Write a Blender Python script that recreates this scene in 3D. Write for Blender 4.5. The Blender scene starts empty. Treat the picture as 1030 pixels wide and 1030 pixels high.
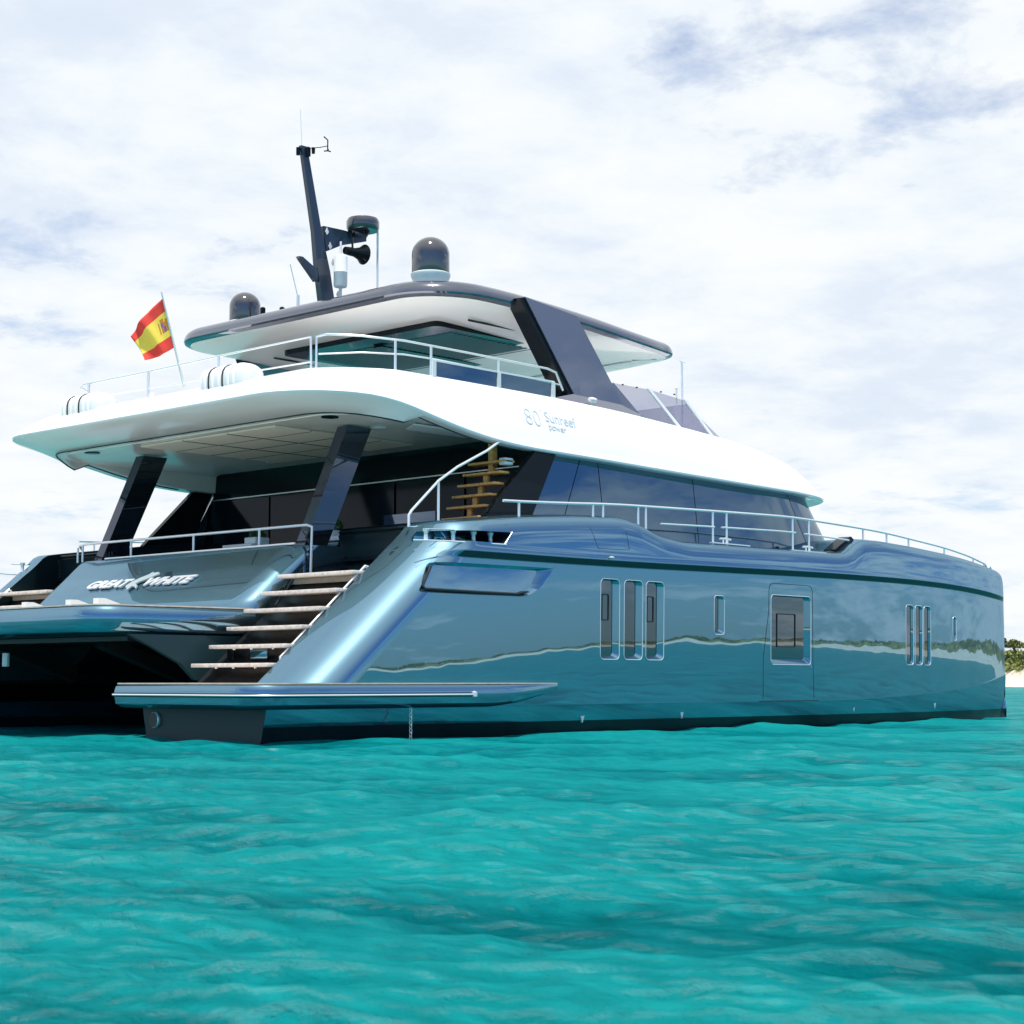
import bpy, bmesh, math, random
import numpy as np
from mathutils import Vector, Matrix
from mathutils.bvhtree import BVHTree
R = math.radians; PI = math.pi
random.seed(7); rng = np.random.default_rng(11)
S = bpy.context.scene; COL = S.collection
# ------------------------------------------------------------------ camera
CAM = (-14.1, -24.66, 0.754); HEAD = 43.4
cd = bpy.data.cameras.new('camera'); cam = bpy.data.objects.new('camera', cd); COL.objects.link(cam)
cd.sensor_width = 36; cd.lens = 62.91; cd.clip_start = 0.1; cd.clip_end = 30000
cam.location = CAM; cam.rotation_euler = (R(90 + 5.427), 0, R(HEAD - 90)); S.camera = cam
cd.dof.use_dof = True; cd.dof.focus_distance = 27.0; cd.dof.aperture_fstop = 10.0
# ------------------------------------------------------------------ light
SUN_EL, SUN_AZ = 73.0, -142.0        # azimuth measured from +X towards +Y
EXPO = 0.27
S.view_settings.view_transform = 'Standard'; S.view_settings.look = 'None'
S.view_settings.exposure = EXPO; S.view_settings.gamma = 1; S.view_settings.use_curve_mapping = False
sd = bpy.data.lights.new('sun', 'SUN'); so = bpy.data.objects.new('sun', sd); COL.objects.link(so)
sd.energy = 4.2; sd.angle = R(0.6); sd.color = (1.0, 0.965, 0.91)
sv = Vector((math.cos(R(SUN_EL)) * math.cos(R(SUN_AZ)), math.cos(R(SUN_EL)) * math.sin(R(SUN_AZ)), math.sin(R(SUN_EL))))
so.rotation_euler = sv.to_track_quat('Z', 'Y').to_euler(); so.location = (0, -30, 40)
W = bpy.data.worlds.new('World'); S.world = W; W.use_nodes = True
def N(nt, t, **k):
    n = nt.nodes.new(t)
    for a, b in k.items():
        if a.startswith('i_'): n.inputs[a[2:].replace('_', ' ')].default_value = b
        else: setattr(n, a, b)
    return n
def ramp(nt, stops):
    n = nt.nodes.new('ShaderNodeValToRGB'); e = n.color_ramp.elements
    while len(e) < len(stops): e.new(0.5)
    for q, (p, c) in zip(e, stops):
        q.position = p; q.color = (c, c, c, 1) if isinstance(c, (int, float)) else (*c, 1)
    return n
def math_(nt, op, a, b=None, clamp=False):
    n = nt.nodes.new('ShaderNodeMath'); n.operation = op; n.use_clamp = clamp
    for i, v in enumerate((a, b)):
        if v is None: continue
        if isinstance(v, (int, float)): n.inputs[i].default_value = v
        else: nt.links.new(v, n.inputs[i])
    return n.outputs[0]
SEED = 8.1
def world():
    nt = W.node_tree; L = nt.links; nt.nodes.clear()
    out = N(nt, 'ShaderNodeOutputWorld'); bg = N(nt, 'ShaderNodeBackground'); bg.inputs[1].default_value = 0.13
    sky = N(nt, 'ShaderNodeTexSky'); sky.sky_type = 'NISHITA'; sky.sun_disc = False
    sky.sun_elevation = R(SUN_EL); sky.sun_rotation = R(90 - SUN_AZ); sky.air_density = 1.0; sky.dust_density = 0.3; sky.ozone_density = 2.5
    tc = N(nt, 'ShaderNodeTexCoord'); sep = N(nt, 'ShaderNodeSeparateXYZ'); L.new(tc.outputs['Generated'], sep.inputs[0])
    zz = math_(nt, 'MAXIMUM', sep.outputs[2], 0.0)
    den = math_(nt, 'ADD', zz, 0.16)
    cx = math_(nt, 'DIVIDE', sep.outputs[0], den); cy = math_(nt, 'DIVIDE', sep.outputs[1], den)
    cmb = N(nt, 'ShaderNodeCombineXYZ'); L.new(cx, cmb.inputs[0]); L.new(cy, cmb.inputs[1]); cmb.inputs[2].default_value = SEED
    n1 = N(nt, 'ShaderNodeTexNoise', i_Scale=1.0, i_Detail=9.0, i_Roughness=0.58, i_Distortion=0.35); L.new(cmb.outputs[0], n1.inputs['Vector'])
    n2 = N(nt, 'ShaderNodeTexNoise', i_Scale=5.2, i_Detail=7.0, i_Roughness=0.62, i_Distortion=0.2); L.new(cmb.outputs[0], n2.inputs['Vector'])
    # cover: the sky is heavier with cloud beyond the yacht than on the open side
    dot = N(nt, 'ShaderNodeVectorMath', operation='DOT_PRODUCT'); L.new(tc.outputs['Generated'], dot.inputs[0])
    dot.inputs[1].default_value = (math.cos(R(65)), math.sin(R(65)), 0)
    cov = math_(nt, 'MULTIPLY_ADD', dot.outputs['Value'], 0.24)
    cov.node.inputs[2].default_value = 0.0
    a = math_(nt, 'ADD', n1.outputs[0], cov)
    b = math_(nt, 'MULTIPLY', math_(nt, 'SUBTRACT', n2.outputs[0], 0.5), 0.48)
    d = math_(nt, 'ADD', a, b)
    veil = math_(nt, 'MULTIPLY_ADD', dot.outputs['Value'], 0.45, True); veil.node.inputs[2].default_value = 0.05; veil = math_(nt, 'ADD', veil, math_(nt, 'MULTIPLY', math_(nt, 'SUBTRACT', zz, 0.3, True), 2.2), True)
    mask = ramp(nt, [(0.0, 0), (0.44, 0.0), (0.53, 0.62), (0.62, 1.0), (1, 1)]); L.new(d, mask.inputs[0])
    # cloud tone: thick parts shaded a cool grey, thin edges bright
    n3 = N(nt, 'ShaderNodeTexNoise', i_Scale=1.7, i_Detail=6.0, i_Roughness=0.55); L.new(cmb.outputs[0], n3.inputs['Vector'])
    tone = ramp(nt, [(0.0, (4.3, 4.95, 5.9)), (0.34, (5.0, 5.5, 6.2)), (0.50, (5.75, 6.1, 6.4)), (0.66, (6.25, 6.4, 6.5))]); L.new(math_(nt, 'ADD', n3.outputs[0], math_(nt, 'MULTIPLY', math_(nt, 'SUBTRACT', n2.outputs[0], 0.5), 0.85)), tone.inputs[0])
    mx = N(nt, 'ShaderNodeMix', data_type='RGBA'); L.new(math_(nt, 'MAXIMUM', mask.outputs[0], veil), mx.inputs['Factor'])
    tn = N(nt, 'ShaderNodeMix', data_type='RGBA', blend_type='MULTIPLY'); tn.inputs['Factor'].default_value = 1.0
    L.new(sky.outputs[0], tn.inputs['A']); tn.inputs['B'].default_value = (0.46, 0.66, 0.90, 1)
    L.new(tn.outputs['Result'], mx.inputs['A']); L.new(tone.outputs[0], mx.inputs['B'])
    L.new(mx.outputs['Result'], bg.inputs[0]); L.new(bg.outputs[0], out.inputs[0])
world()
# ------------------------------------------------------------------ materials
MATS = {}
def mat(name, col, rough=0.5, metal=0.0, coat=0.0, spec=0.5, ior=1.5, bump=None, vary=None, trans=0.0, alpha=1.0, coat_ior=1.5, mirror=None, flake=False):
    m = bpy.data.materials.new(name); m.use_nodes = True; nt = m.node_tree; L = nt.links
    p = nt.nodes['Principled BSDF']; p.inputs['Base Color'].default_value = (*col, 1)
    p.inputs['Roughness'].default_value = rough; p.inputs['Metallic'].default_value = metal
    p.inputs['Coat Weight'].default_value = coat; p.inputs['Coat Roughness'].default_value = 0.02; p.inputs['Coat IOR'].default_value = coat_ior
    p.inputs['Specular IOR Level'].default_value = spec; p.inputs['IOR'].default_value = ior
    p.inputs['Transmission Weight'].default_value = trans; p.inputs['Alpha'].default_value = alpha
    tc = N(nt, 'ShaderNodeTexCoord')
    if vary:
        sc, amt = vary
        n = N(nt, 'ShaderNodeTexNoise', i_Scale=sc, i_Detail=5.0); L.new(tc.outputs['Object'], n.inputs['Vector'])
        rp = ramp(nt, [(0.3, tuple(c * (1 - amt) for c in col)), (0.7, tuple(min(1, c * (1 + amt)) for c in col))])
        L.new(n.outputs[0], rp.inputs[0]); L.new(rp.outputs[0], p.inputs['Base Color'])
        rr = ramp(nt, [(0.3, max(0, rough - 0.06)), (0.7, rough + 0.06)]); L.new(n.outputs[0], rr.inputs[0]); L.new(rr.outputs[0], p.inputs['Roughness'])
    if flake:
        v = N(nt, 'ShaderNodeTexNoise', i_Scale=900.0, i_Detail=1.0); L.new(tc.outputs['Object'], v.inputs['Vector'])
        rp = ramp(nt, [(0.35, tuple(c * 0.75 for c in col)), (0.68, tuple(min(1, c * 1.5) for c in col))])
        L.new(v.outputs[0], rp.inputs[0]); L.new(rp.outputs[0], p.inputs['Base Color'])
    if bump:
        sc, st = bump
        n = N(nt, 'ShaderNodeTexNoise', i_Scale=sc, i_Detail=3.0); L.new(tc.outputs['Object'], n.inputs['Vector'])
        bn = N(nt, 'ShaderNodeBump', i_Strength=st, i_Distance=0.01); L.new(n.outputs[0], bn.inputs['Height']); L.new(bn.outputs[0], p.inputs['Normal'])
    if mirror:
        fac, mc, mr = mirror
        g = N(nt, 'ShaderNodeBsdfGlossy'); g.inputs['Color'].default_value = (*mc, 1); g.inputs['Roughness'].default_value = mr
        # gently uneven film, as on any real lacquer or pane
        nn = N(nt, 'ShaderNodeTexNoise', i_Scale=0.9, i_Detail=2.0); L.new(tc.outputs['Object'], nn.inputs['Vector'])
        bn = N(nt, 'ShaderNodeBump', i_Strength=0.10, i_Distance=0.012); L.new(nn.outputs[0], bn.inputs['Height']); L.new(bn.outputs[0], g.inputs['Normal'])
        ms = N(nt, 'ShaderNodeMixShader'); ms.inputs[0].default_value = fac
        L.new(p.outputs[0], ms.inputs[1]); L.new(g.outputs[0], ms.inputs[2]); L.new(ms.outputs[0], nt.nodes['Material Output'].inputs[0])
    MATS[name] = m; return m
M_hull = mat('metallic_blue_lacquer', (0.075, 0.135, 0.170), 0.40, 0.85, flake=True, mirror=(0.55, (0.28, 0.49, 0.65), 0.006))
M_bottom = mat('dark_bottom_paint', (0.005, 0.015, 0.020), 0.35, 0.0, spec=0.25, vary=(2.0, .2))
M_white = mat('white_gelcoat', (0.90, 0.89, 0.88), 0.22, coat=0.6, vary=(0.7, .015))
M_soffit = mat('white_soffit', (0.96, 0.92, 0.88), 0.25, coat=0.35)
M_panel = mat('beige_headliner', (0.86, 0.76, 0.64), 0.7, bump=(60, .2))
M_seam = mat('dark_seam_and_shade', (0.012, 0.018, 0.022), 0.5)
M_glass = mat('dark_tinted_glass', (0.006, 0.010, 0.02), 0.05, mirror=(0.46, (0.19, 0.32, 0.44), 0.003))
M_pane = mat('grey_tinted_pane', (0.008, 0.012, 0.018), 0.06, spec=.3, mirror=(0.22, (0.55, 0.66, 0.78), 0.006))
M_gloss = mat('black_gloss', (0.006, 0.010, 0.013), 0.08, coat=0.0, spec=0.16)
M_dark = mat('graphite_lacquer', (0.035, 0.040, 0.055), 0.22, 0.3, coat=0.8, mirror=(0.24, (0.55, 0.58, 0.68), 0.012))
M_mast = mat('navy_lacquer', (0.018, 0.03, 0.055), 0.3, coat=0.6)
M_steel = mat('polished_steel', (0.86, 0.87, 0.88), 0.28, 0.55)
M_plast = mat('white_plastic', (0.75, 0.77, 0.77), 0.4)
M_teak = mat('teak', (0.92, 0.37, 0.11), 0.5, vary=(18, .35), bump=(40, .3))
M_tread = mat('bleached_teak', (0.68, 0.60, 0.54), 0.6, vary=(14, .2), bump=(40, .3))
M_rubber = mat('black_rubber', (0.01, 0.012, 0.014), 0.45)
M_smoke = mat('smoked_plastic', (0.035, 0.034, 0.038), 0.14, coat=0.8, mirror=(0.07, (0.75, 0.76, 0.8), 0.04))
M_fair = mat('fairing_and_shade_grey', (0.016, 0.042, 0.052), 0.4, spec=0.2)
M_pillar = mat('pillar_black', (0.008, 0.011, 0.016), 0.1, spec=.2, mirror=(0.13, (0.45, 0.55, 0.78), 0.008))
M_leg = mat('leg_grey_lacquer', (0.085, 0.088, 0.11), 0.25, 0.2, coat=0.6, mirror=(0.26, (0.60, 0.62, 0.70), 0.01))
M_deckm = mat('deck_teak', (0.58, 0.50, 0.42), 0.65, vary=(9, .15))
M_letter = mat('brushed_letter', (0.72, 0.74, 0.76), 0.3, 0.4)
M_grey = mat('silver_grey_letter', (0.55, 0.58, 0.62), 0.4)
M_red = mat('flag_red', (0.85, 0.06, 0.04), 0.8)
M_yel = mat('flag_yellow', (0.97, 0.70, 0.09), 0.8)
M_orange = mat('crest_ochre', (0.65, 0.25, 0.03), 0.8)
M_purple = mat('crest_purple', (0.25, 0.12, 0.35), 0.8)
M_leaf = mat('pot_leaf', (0.05, 0.11, 0.03), 0.6, vary=(20, .4))
M_rope = mat('dark_rope', (0.03, 0.03, 0.035), 0.8)
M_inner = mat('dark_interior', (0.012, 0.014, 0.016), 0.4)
M_cush = mat('charcoal_cushion', (0.03, 0.033, 0.04), 0.9)
def tinted():
    m = bpy.data.materials.new('violet_screen_glass'); m.use_nodes = True; nt = m.node_tree; L = nt.links; nt.nodes.clear()
    o = N(nt, 'ShaderNodeOutputMaterial'); t = N(nt, 'ShaderNodeBsdfTransparent'); t.inputs[0].default_value = (0.78, 0.78, 0.83, 1)
    g = N(nt, 'ShaderNodeBsdfGlossy'); g.inputs['Roughness'].default_value = 0.01; g.inputs['Color'].default_value = (0.8, 0.8, 0.9, 1)
    fr = N(nt, 'ShaderNodeLayerWeight'); fr.inputs[0].default_value = 0.5
    fc = math_(nt, 'MULTIPLY_ADD', math_(nt, 'POWER', fr.outputs['Facing'], 4.0), 0.6); fc.node.inputs[2].default_value = 0.05
    ms = N(nt, 'ShaderNodeMixShader'); L.new(fc, ms.inputs[0]); L.new(t.outputs[0], ms.inputs[1]); L.new(g.outputs[0], ms.inputs[2]); L.new(ms.outputs[0], o.inputs[0])
    return m
M_tint = tinted()
# ------------------------------------------------------------------ helpers
def tag(o, label=None, cat=None, group=None, kind=None):
    for k, v in (('label', label), ('category', cat), ('group', group), ('kind', kind)):
        if v: o[k] = v
    return o
def empty(name, loc=(0, 0, 0), parent=None):
    o = bpy.data.objects.new(name, None); COL.objects.link(o); o.location = loc; o.parent = parent; o.empty_display_size = .3
    return o
def finish(me, smooth=40, recalc=True):
    bm = bmesh.new(); bm.from_mesh(me)
    bmesh.ops.remove_doubles(bm, verts=bm.verts, dist=1e-5)
    if recalc: bmesh.ops.recalc_face_normals(bm, faces=bm.faces)
    a = R(smooth)
    for f in bm.faces: f.smooth = smooth > 0
    for e in bm.edges:
        if len(e.link_faces) == 2 and e.calc_face_angle(0) > a: e.smooth = False
    bm.to_mesh(me); bm.free()
def obj(name, V, F, mats, parent=None, mi=None, smooth=40, recalc=True):
    me = bpy.data.meshes.new(name); me.from_pydata([tuple(map(float, v)) for v in V], [], F)
    for m in (mats if isinstance(mats, (list, tuple)) else [mats]): me.materials.append(m)
    if mi is not None: me.polygons.foreach_set('material_index', mi)
    me.update(); finish(me, smooth, recalc)
    o = bpy.data.objects.new(name, me); COL.objects.link(o); o.parent = parent
    return o
class MB:
    """collects shapes into one mesh"""
    def __init__(s): s.V = []; s.F = []; s.M = []
    def add(s, V, F, m=0):
        b = len(s.V); s.V += [tuple(v) for v in V]; s.F += [tuple(i + b for i in f) for f in F]; s.M += [m] * len(F); return s
    def loft(s, rings, m=0, closed=True, caps=(True, True), mfun=None):
        b = len(s.V); n = len(rings[0])
        for r in rings: s.V += [tuple(p) for p in r]
        for j in range(len(rings) - 1):
            for i in range(n if closed else n - 1):
                k = (i + 1) % n
                s.F.append((b + j * n + i, b + j * n + k, b + (j + 1) * n + k, b + (j + 1) * n + i)); s.M.append(mfun(j, i) if mfun else m)
        if caps[0]: s.F.append(tuple(b + i for i in range(n))[::-1]); s.M.append(m)
        if caps[1]: s.F.append(tuple(b + (len(rings) - 1) * n + i for i in range(n))); s.M.append(m)
        return s
    def box(s, x0, x1, y0, y1, z0, z1, m=0, bev=0.0):
        if bev <= 0:
            V = [(x, y, z) for z in (z0, z1) for x, y in ((x0, y0), (x1, y0), (x1, y1), (x0, y1))]
            F = [(3, 2, 1, 0), (4, 5, 6, 7), (0, 1, 5, 4), (1, 2, 6, 5), (2, 3, 7, 6), (3, 0, 4, 7)]
            return s.add(V, F, m)
        bm = bmesh.new(); bmesh.ops.create_cube(bm, size=1)
        for v in bm.verts: v.co = ((x0 + x1) / 2 + v.co.x * (x1 - x0), (y0 + y1) / 2 + v.co.y * (y1 - y0), (z0 + z1) / 2 + v.co.z * (z1 - z0))
        bmesh.ops.bevel(bm, geom=list(bm.edges), offset=bev, segments=3, profile=.5, affect='EDGES')
        bm.verts.index_update(); s.add([v.co[:] for v in bm.verts], [[v.index for v in f.verts] for f in bm.faces], m); bm.free(); return s
    def tube(s, pts, r, m=0, n=8, caps=True):
        P = [Vector(p) for p in pts]; rings = []; up = None
        rr = r if isinstance(r, (list, tuple)) else [r] * len(P)
        for i, p in enumerate(P):
            t = ((P[min(i + 1, len(P) - 1)] - p).normalized() + (p - P[max(i - 1, 0)]).normalized()).normalized()
            if up is None: up = Vector((0, 0, 1)) if abs(t.z) < .9 else Vector((1, 0, 0))
            a = t.cross(up).normalized(); b = a.cross(t).normalized(); up = b
            rings.append([p + (a * math.cos(k * 2 * PI / n) + b * math.sin(k * 2 * PI / n)) * rr[i] for k in range(n)])
        return s.loft(rings, m, caps=(caps, caps))
    def lathe(s, c, prof, m=0, n=24, axis='Z', mfun=None):
        rings = []
        for r, h in prof:
            ring = []
            for k in range(n):
                a = k * 2 * PI / n; u, v = r * math.cos(a), r * math.sin(a)
                d = (u, v, h) if axis == 'Z' else (h, u, v) if axis == 'X' else (u, h, v)
                ring.append((c[0] + d[0], c[1] + d[1], c[2] + d[2]))
            rings.append(ring)
        return s.loft(rings, m, mfun=mfun)
    def prism(s, poly, y0, y1, m=0, plane='XZ'):
        f = (lambda a, b, c: (a, c, b)) if plane == 'XZ' else (lambda a, b, c: (a, b, c)) if plane == 'XY' else (lambda a, b, c: (c, a, b))
        return s.loft([[f(a, b, y0) for a, b in poly], [f(a, b, y1) for a, b in poly]], m)
    def build(s, name, mats, parent=None, smooth=40, recalc=True):
        return obj(name, s.V, s.F, mats, parent, s.M, smooth, recalc)
def rrect(x0, x1, z0, z1, r, n=5):
    P = []
    for cx, cz, a0 in ((x1 - r, z1 - r, 0), (x0 + r, z1 - r, 90), (x0 + r, z0 + r, 180), (x1 - r, z0 + r, 270)):
        for k in range(n + 1):
            a = R(a0 + 90 * k / n); P.append((cx + r * math.cos(a), cz + r * math.sin(a)))
    return P
def rpoly(P, r, n=5):
    """rounds the corners of a 2D polygon"""
    out = []; k = len(P); rs = r if isinstance(r, (list, tuple)) else [r] * k
    for i in range(k):
        p = Vector(P[i]); a = Vector(P[i - 1]) - p; b = Vector(P[(i + 1) % k]) - p
        d = min(rs[i], a.length * .45, b.length * .45); A = p + a.normalized() * d; B = p + b.normalized() * d
        for j in range(n + 1):
            t = j / n; q = A * (1 - t) ** 2 + p * 2 * t * (1 - t) + B * t * t; out.append((q.x, q.y))
    return out
def booldiff(o, cutters):
    deps = bpy.context.evaluated_depsgraph_get()
    for c in cutters:
        md = o.modifiers.new('b', 'BOOLEAN'); md.operation = 'DIFFERENCE'; md.solver = 'EXACT'; md.object = c
    deps.update(); me = bpy.data.meshes.new_from_object(o.evaluated_get(deps)); o.modifiers.clear()
    old = o.data; o.data = me; me.name = o.name
    for c in cutters: bpy.data.objects.remove(c)
    finish(me, 32, False); return o
def kids(o): return [c for c in bpy.data.objects if c.parent == o]
def mirror(o, parent=None):
    """a port-side twin of a starboard part with its sub-parts"""
    c = o.copy(); COL.objects.link(c); c.parent = parent if parent is not None else o.parent
    if o.data:
        me = o.data.copy(); co = np.empty(len(me.vertices) * 3); me.vertices.foreach_get('co', co); co[1::3] *= -1
        me.vertices.foreach_set('co', co); me.flip_normals(); me.update(); c.data = me
    for k in kids(o): mirror(k, c)
    return c
def interp(x, tab, sm=0.0):
    xs = [t[0] for t in tab]; ys = [t[1] for t in tab]
    if sm <= 0: return np.interp(x, xs, ys)
    return np.mean([np.interp(np.asarray(x) + d, xs, ys) for d in np.linspace(-sm, sm, 13)], axis=0)
# ------------------------------------------------------------------ sea
def sea():
    cx, cy = CAM[0], CAM[1]
    r = [0.6]
    while r[-1] < 9000: r.append(r[-1] * (1.0055 if r[-1] < 90 else 1.03))
    r = np.array(r); na = 1700
    # finer where the open water is widest in view, still a full disc
    u = np.linspace(0, 1, na, endpoint=False); th = 2 * PI * u - 0.62 * np.sin(2 * PI * u) + R(HEAD)
    Rr, T = np.meshgrid(r, th, indexing='ij'); X = cx + Rr * np.cos(T); Y = cy + Rr * np.sin(T)
    Z = np.zeros_like(X); DX = np.zeros_like(X); DY = np.zeros_like(X); wind = R(HEAD - 14)
    cell = Rr * 0.0055
    for k in range(90):
        lam = 0.16 * (7.5 / 0.16) ** (k / 89.0) * rng.uniform(.85, 1.15)
        a = wind + rng.normal(0, .75); kk = 2 * PI / lam; ph = rng.uniform(0, 2 * PI)
        amp = 0.0052 * lam ** 0.80 * rng.uniform(.5, 1.3)
        amp *= 1.7 if lam < .8 else 1.0 if lam < 1.6 else .5 if lam < 3 else .42
        p = kk * (X * math.cos(a) + Y * math.sin(a)) + ph
        fade = np.clip(lam / (3.2 * cell) - .6, 0, 1) * np.clip(1 - Rr / 1200, 0, 1)
        # groups: gusts make some patches rougher than others
        g = .75 + .5 * np.sin(.21 * X * math.cos(a + 1) + .17 * Y + k) * np.sin(.13 * Y - .11 * X + 2 * k)
        Z += amp * g * fade * np.cos(p); q = .9 * amp * g * fade * np.sin(p)
        DX -= q * math.cos(a); DY -= q * math.sin(a)
    Z = Z - .055 + 0.35 * np.clip(Z, 0, 1) ** 2 / 0.1 * .3
    X += DX; Y += DY
    nr = len(r); V = np.stack([X, Y, Z], -1).reshape(-1, 3)
    i = np.arange(nr - 1)[:, None] * na; j = np.arange(na)[None, :]; j2 = (j + 1) % na
    F = np.stack([i + j, i + na + j, i + na + j2, i + j2], -1).reshape(-1, 4)
    V = np.vstack([V, [[cx, cy, 0]]]); ctr = len(V) - 1
    me = bpy.data.meshes.new('sea'); nf = len(F) + na
    loops = np.concatenate([F.ravel(), np.stack([np.arange(na), (np.arange(na) + 1) % na, np.full(na, ctr)], -1).ravel()])
    me.vertices.add(len(V)); me.vertices.foreach_set('co', V.ravel())
    me.loops.add(len(loops)); me.loops.foreach_set('vertex_index', loops.astype(np.int32))
    me.polygons.add(nf); st = np.concatenate([np.arange(len(F)) * 4, len(F) * 4 + np.arange(na) * 3])
    me.polygons.foreach_set('loop_start', st.astype(np.int32)); me.polygons.foreach_set('use_smooth', np.ones(nf, bool))
    me.update(calc_edges=True); me.validate()
    m = bpy.data.materials.new('turquoise_water'); m.use_nodes = True; nt = m.node_tree; L = nt.links; p = nt.nodes['Principled BSDF']
    geo = N(nt, 'ShaderNodeNewGeometry')
    mp = N(nt, 'ShaderNodeMapping'); mp.inputs['Rotation'].default_value = (0, 0, -(wind)); mp.inputs['Scale'].default_value = (1.0, .5, 1); L.new(geo.outputs['Position'], mp.inputs[0])
    mq = N(nt, 'ShaderNodeMapping'); mq.inputs['Rotation'].default_value = (0, 0, -(wind)); mq.inputs['Scale'].default_value = (1.0, .45, 1); L.new(geo.outputs['Position'], mq.inputs[0])
    n0 = N(nt, 'ShaderNodeTexNoise', i_Scale=0.42, i_Detail=7.0, i_Roughness=0.62, i_Distortion=0.5); L.new(mq.outputs[0], n0.inputs['Vector'])
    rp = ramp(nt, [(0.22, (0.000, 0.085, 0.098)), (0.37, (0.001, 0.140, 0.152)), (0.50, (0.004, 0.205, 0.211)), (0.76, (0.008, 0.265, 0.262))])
    # crest glow and trough shade painted into the base colour by wave height
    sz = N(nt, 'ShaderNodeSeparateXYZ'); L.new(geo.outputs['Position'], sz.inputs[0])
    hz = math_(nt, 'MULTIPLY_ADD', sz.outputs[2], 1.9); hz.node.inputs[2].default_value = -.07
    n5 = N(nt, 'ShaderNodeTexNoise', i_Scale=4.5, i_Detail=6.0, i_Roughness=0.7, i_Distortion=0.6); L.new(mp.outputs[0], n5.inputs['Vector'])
    fz = math_(nt, 'ADD', math_(nt, 'MULTIPLY', n0.outputs[0], .90), math_(nt, 'ADD', hz, math_(nt, 'MULTIPLY', n5.outputs[0], .36)))  # noise patches also paint in the darker wave backs
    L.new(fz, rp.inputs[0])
    # painted wave shading feeds the base colour
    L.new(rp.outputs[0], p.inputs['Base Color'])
    p.inputs['Roughness'].default_value = 0.06; p.inputs['IOR'].default_value = 1.33; p.inputs['Specular IOR Level'].default_value = 0.5
    n1 = N(nt, 'ShaderNodeTexNoise', i_Scale=9.0, i_Detail=8.0, i_Roughness=0.68, i_Distortion=0.5); L.new(mp.outputs[0], n1.inputs['Vector'])
    n2 = N(nt, 'ShaderNodeTexNoise', i_Scale=1.6, i_Detail=4.0, i_Roughness=0.6, i_Distortion=0.6); L.new(mp.outputs[0], n2.inputs['Vector'])
    b1 = N(nt, 'ShaderNodeBump', i_Strength=1.0, i_Distance=0.06); L.new(n1.outputs[0], b1.inputs['Height'])
    b2 = N(nt, 'ShaderNodeBump', i_Strength=0.5, i_Distance=0.12); L.new(n2.outputs[0], b2.inputs['Height']); L.new(b1.outputs[0], b2.inputs['Normal'])
    b3 = N(nt, 'ShaderNodeBump', i_Strength=0.8, i_Distance=0.016); n6 = N(nt, 'ShaderNodeTexNoise', i_Scale=38.0, i_Detail=4.0); L.new(mp.outputs[0], n6.inputs['Vector'])
    L.new(n6.outputs[0], b3.inputs['Height']); L.new(b3.outputs[0], b1.inputs['Normal'])
    L.new(b2.outputs[0], p.inputs['Normal'])
    # grazing light never mirrors fully off ruffled water: the gloss is capped
    p.inputs['Specular IOR Level'].default_value = 0.0
    g = N(nt, 'ShaderNodeBsdfGlossy'); g.inputs['Roughness'].default_value = 0.05; g.inputs['Color'].default_value = (.9, .97, 1, 1); L.new(b2.outputs[0], g.inputs['Normal'])
    fr = N(nt, 'ShaderNodeFresnel'); fr.inputs[0].default_value = 1.33; L.new(b2.outputs[0], fr.inputs['Normal'])
    fc = math_(nt, 'MINIMUM', math_(nt, 'MULTIPLY', math_(nt, 'POWER', fr.outputs[0], 2.2), 1.0), 0.34)
    ms = N(nt, 'ShaderNodeMixShader'); L.new(fc, ms.inputs[0]); L.new(p.outputs[0], ms.inputs[1]); L.new(g.outputs[0], ms.inputs[2]); L.new(ms.outputs[0], nt.nodes['Material Output'].inputs[0])
    # a few flecks of foam on the higher crests
    n7 = N(nt, 'ShaderNodeTexNoise', i_Scale=7.0, i_Detail=9.0, i_Roughness=0.75); L.new(mp.outputs[0], n7.inputs['Vector'])
    ff = math_(nt, 'MULTIPLY', math_(nt, 'SUBTRACT', math_(nt, 'ADD', n7.outputs[0], math_(nt, 'MULTIPLY', sz.outputs[2], .9)), 0.735), 16.0, True)
    fd = N(nt, 'ShaderNodeBsdfDiffuse'); fd.inputs[0].default_value = (.8, .88, .88, 1)
    m2 = N(nt, 'ShaderNodeMixShader'); L.new(ff, m2.inputs[0]); L.new(ms.outputs[0], m2.inputs[1]); L.new(fd.outputs[0], m2.inputs[2]); L.new(m2.outputs[0], nt.nodes['Material Output'].inputs[0])
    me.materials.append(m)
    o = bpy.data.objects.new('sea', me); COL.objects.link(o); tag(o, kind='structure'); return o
sea()
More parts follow.
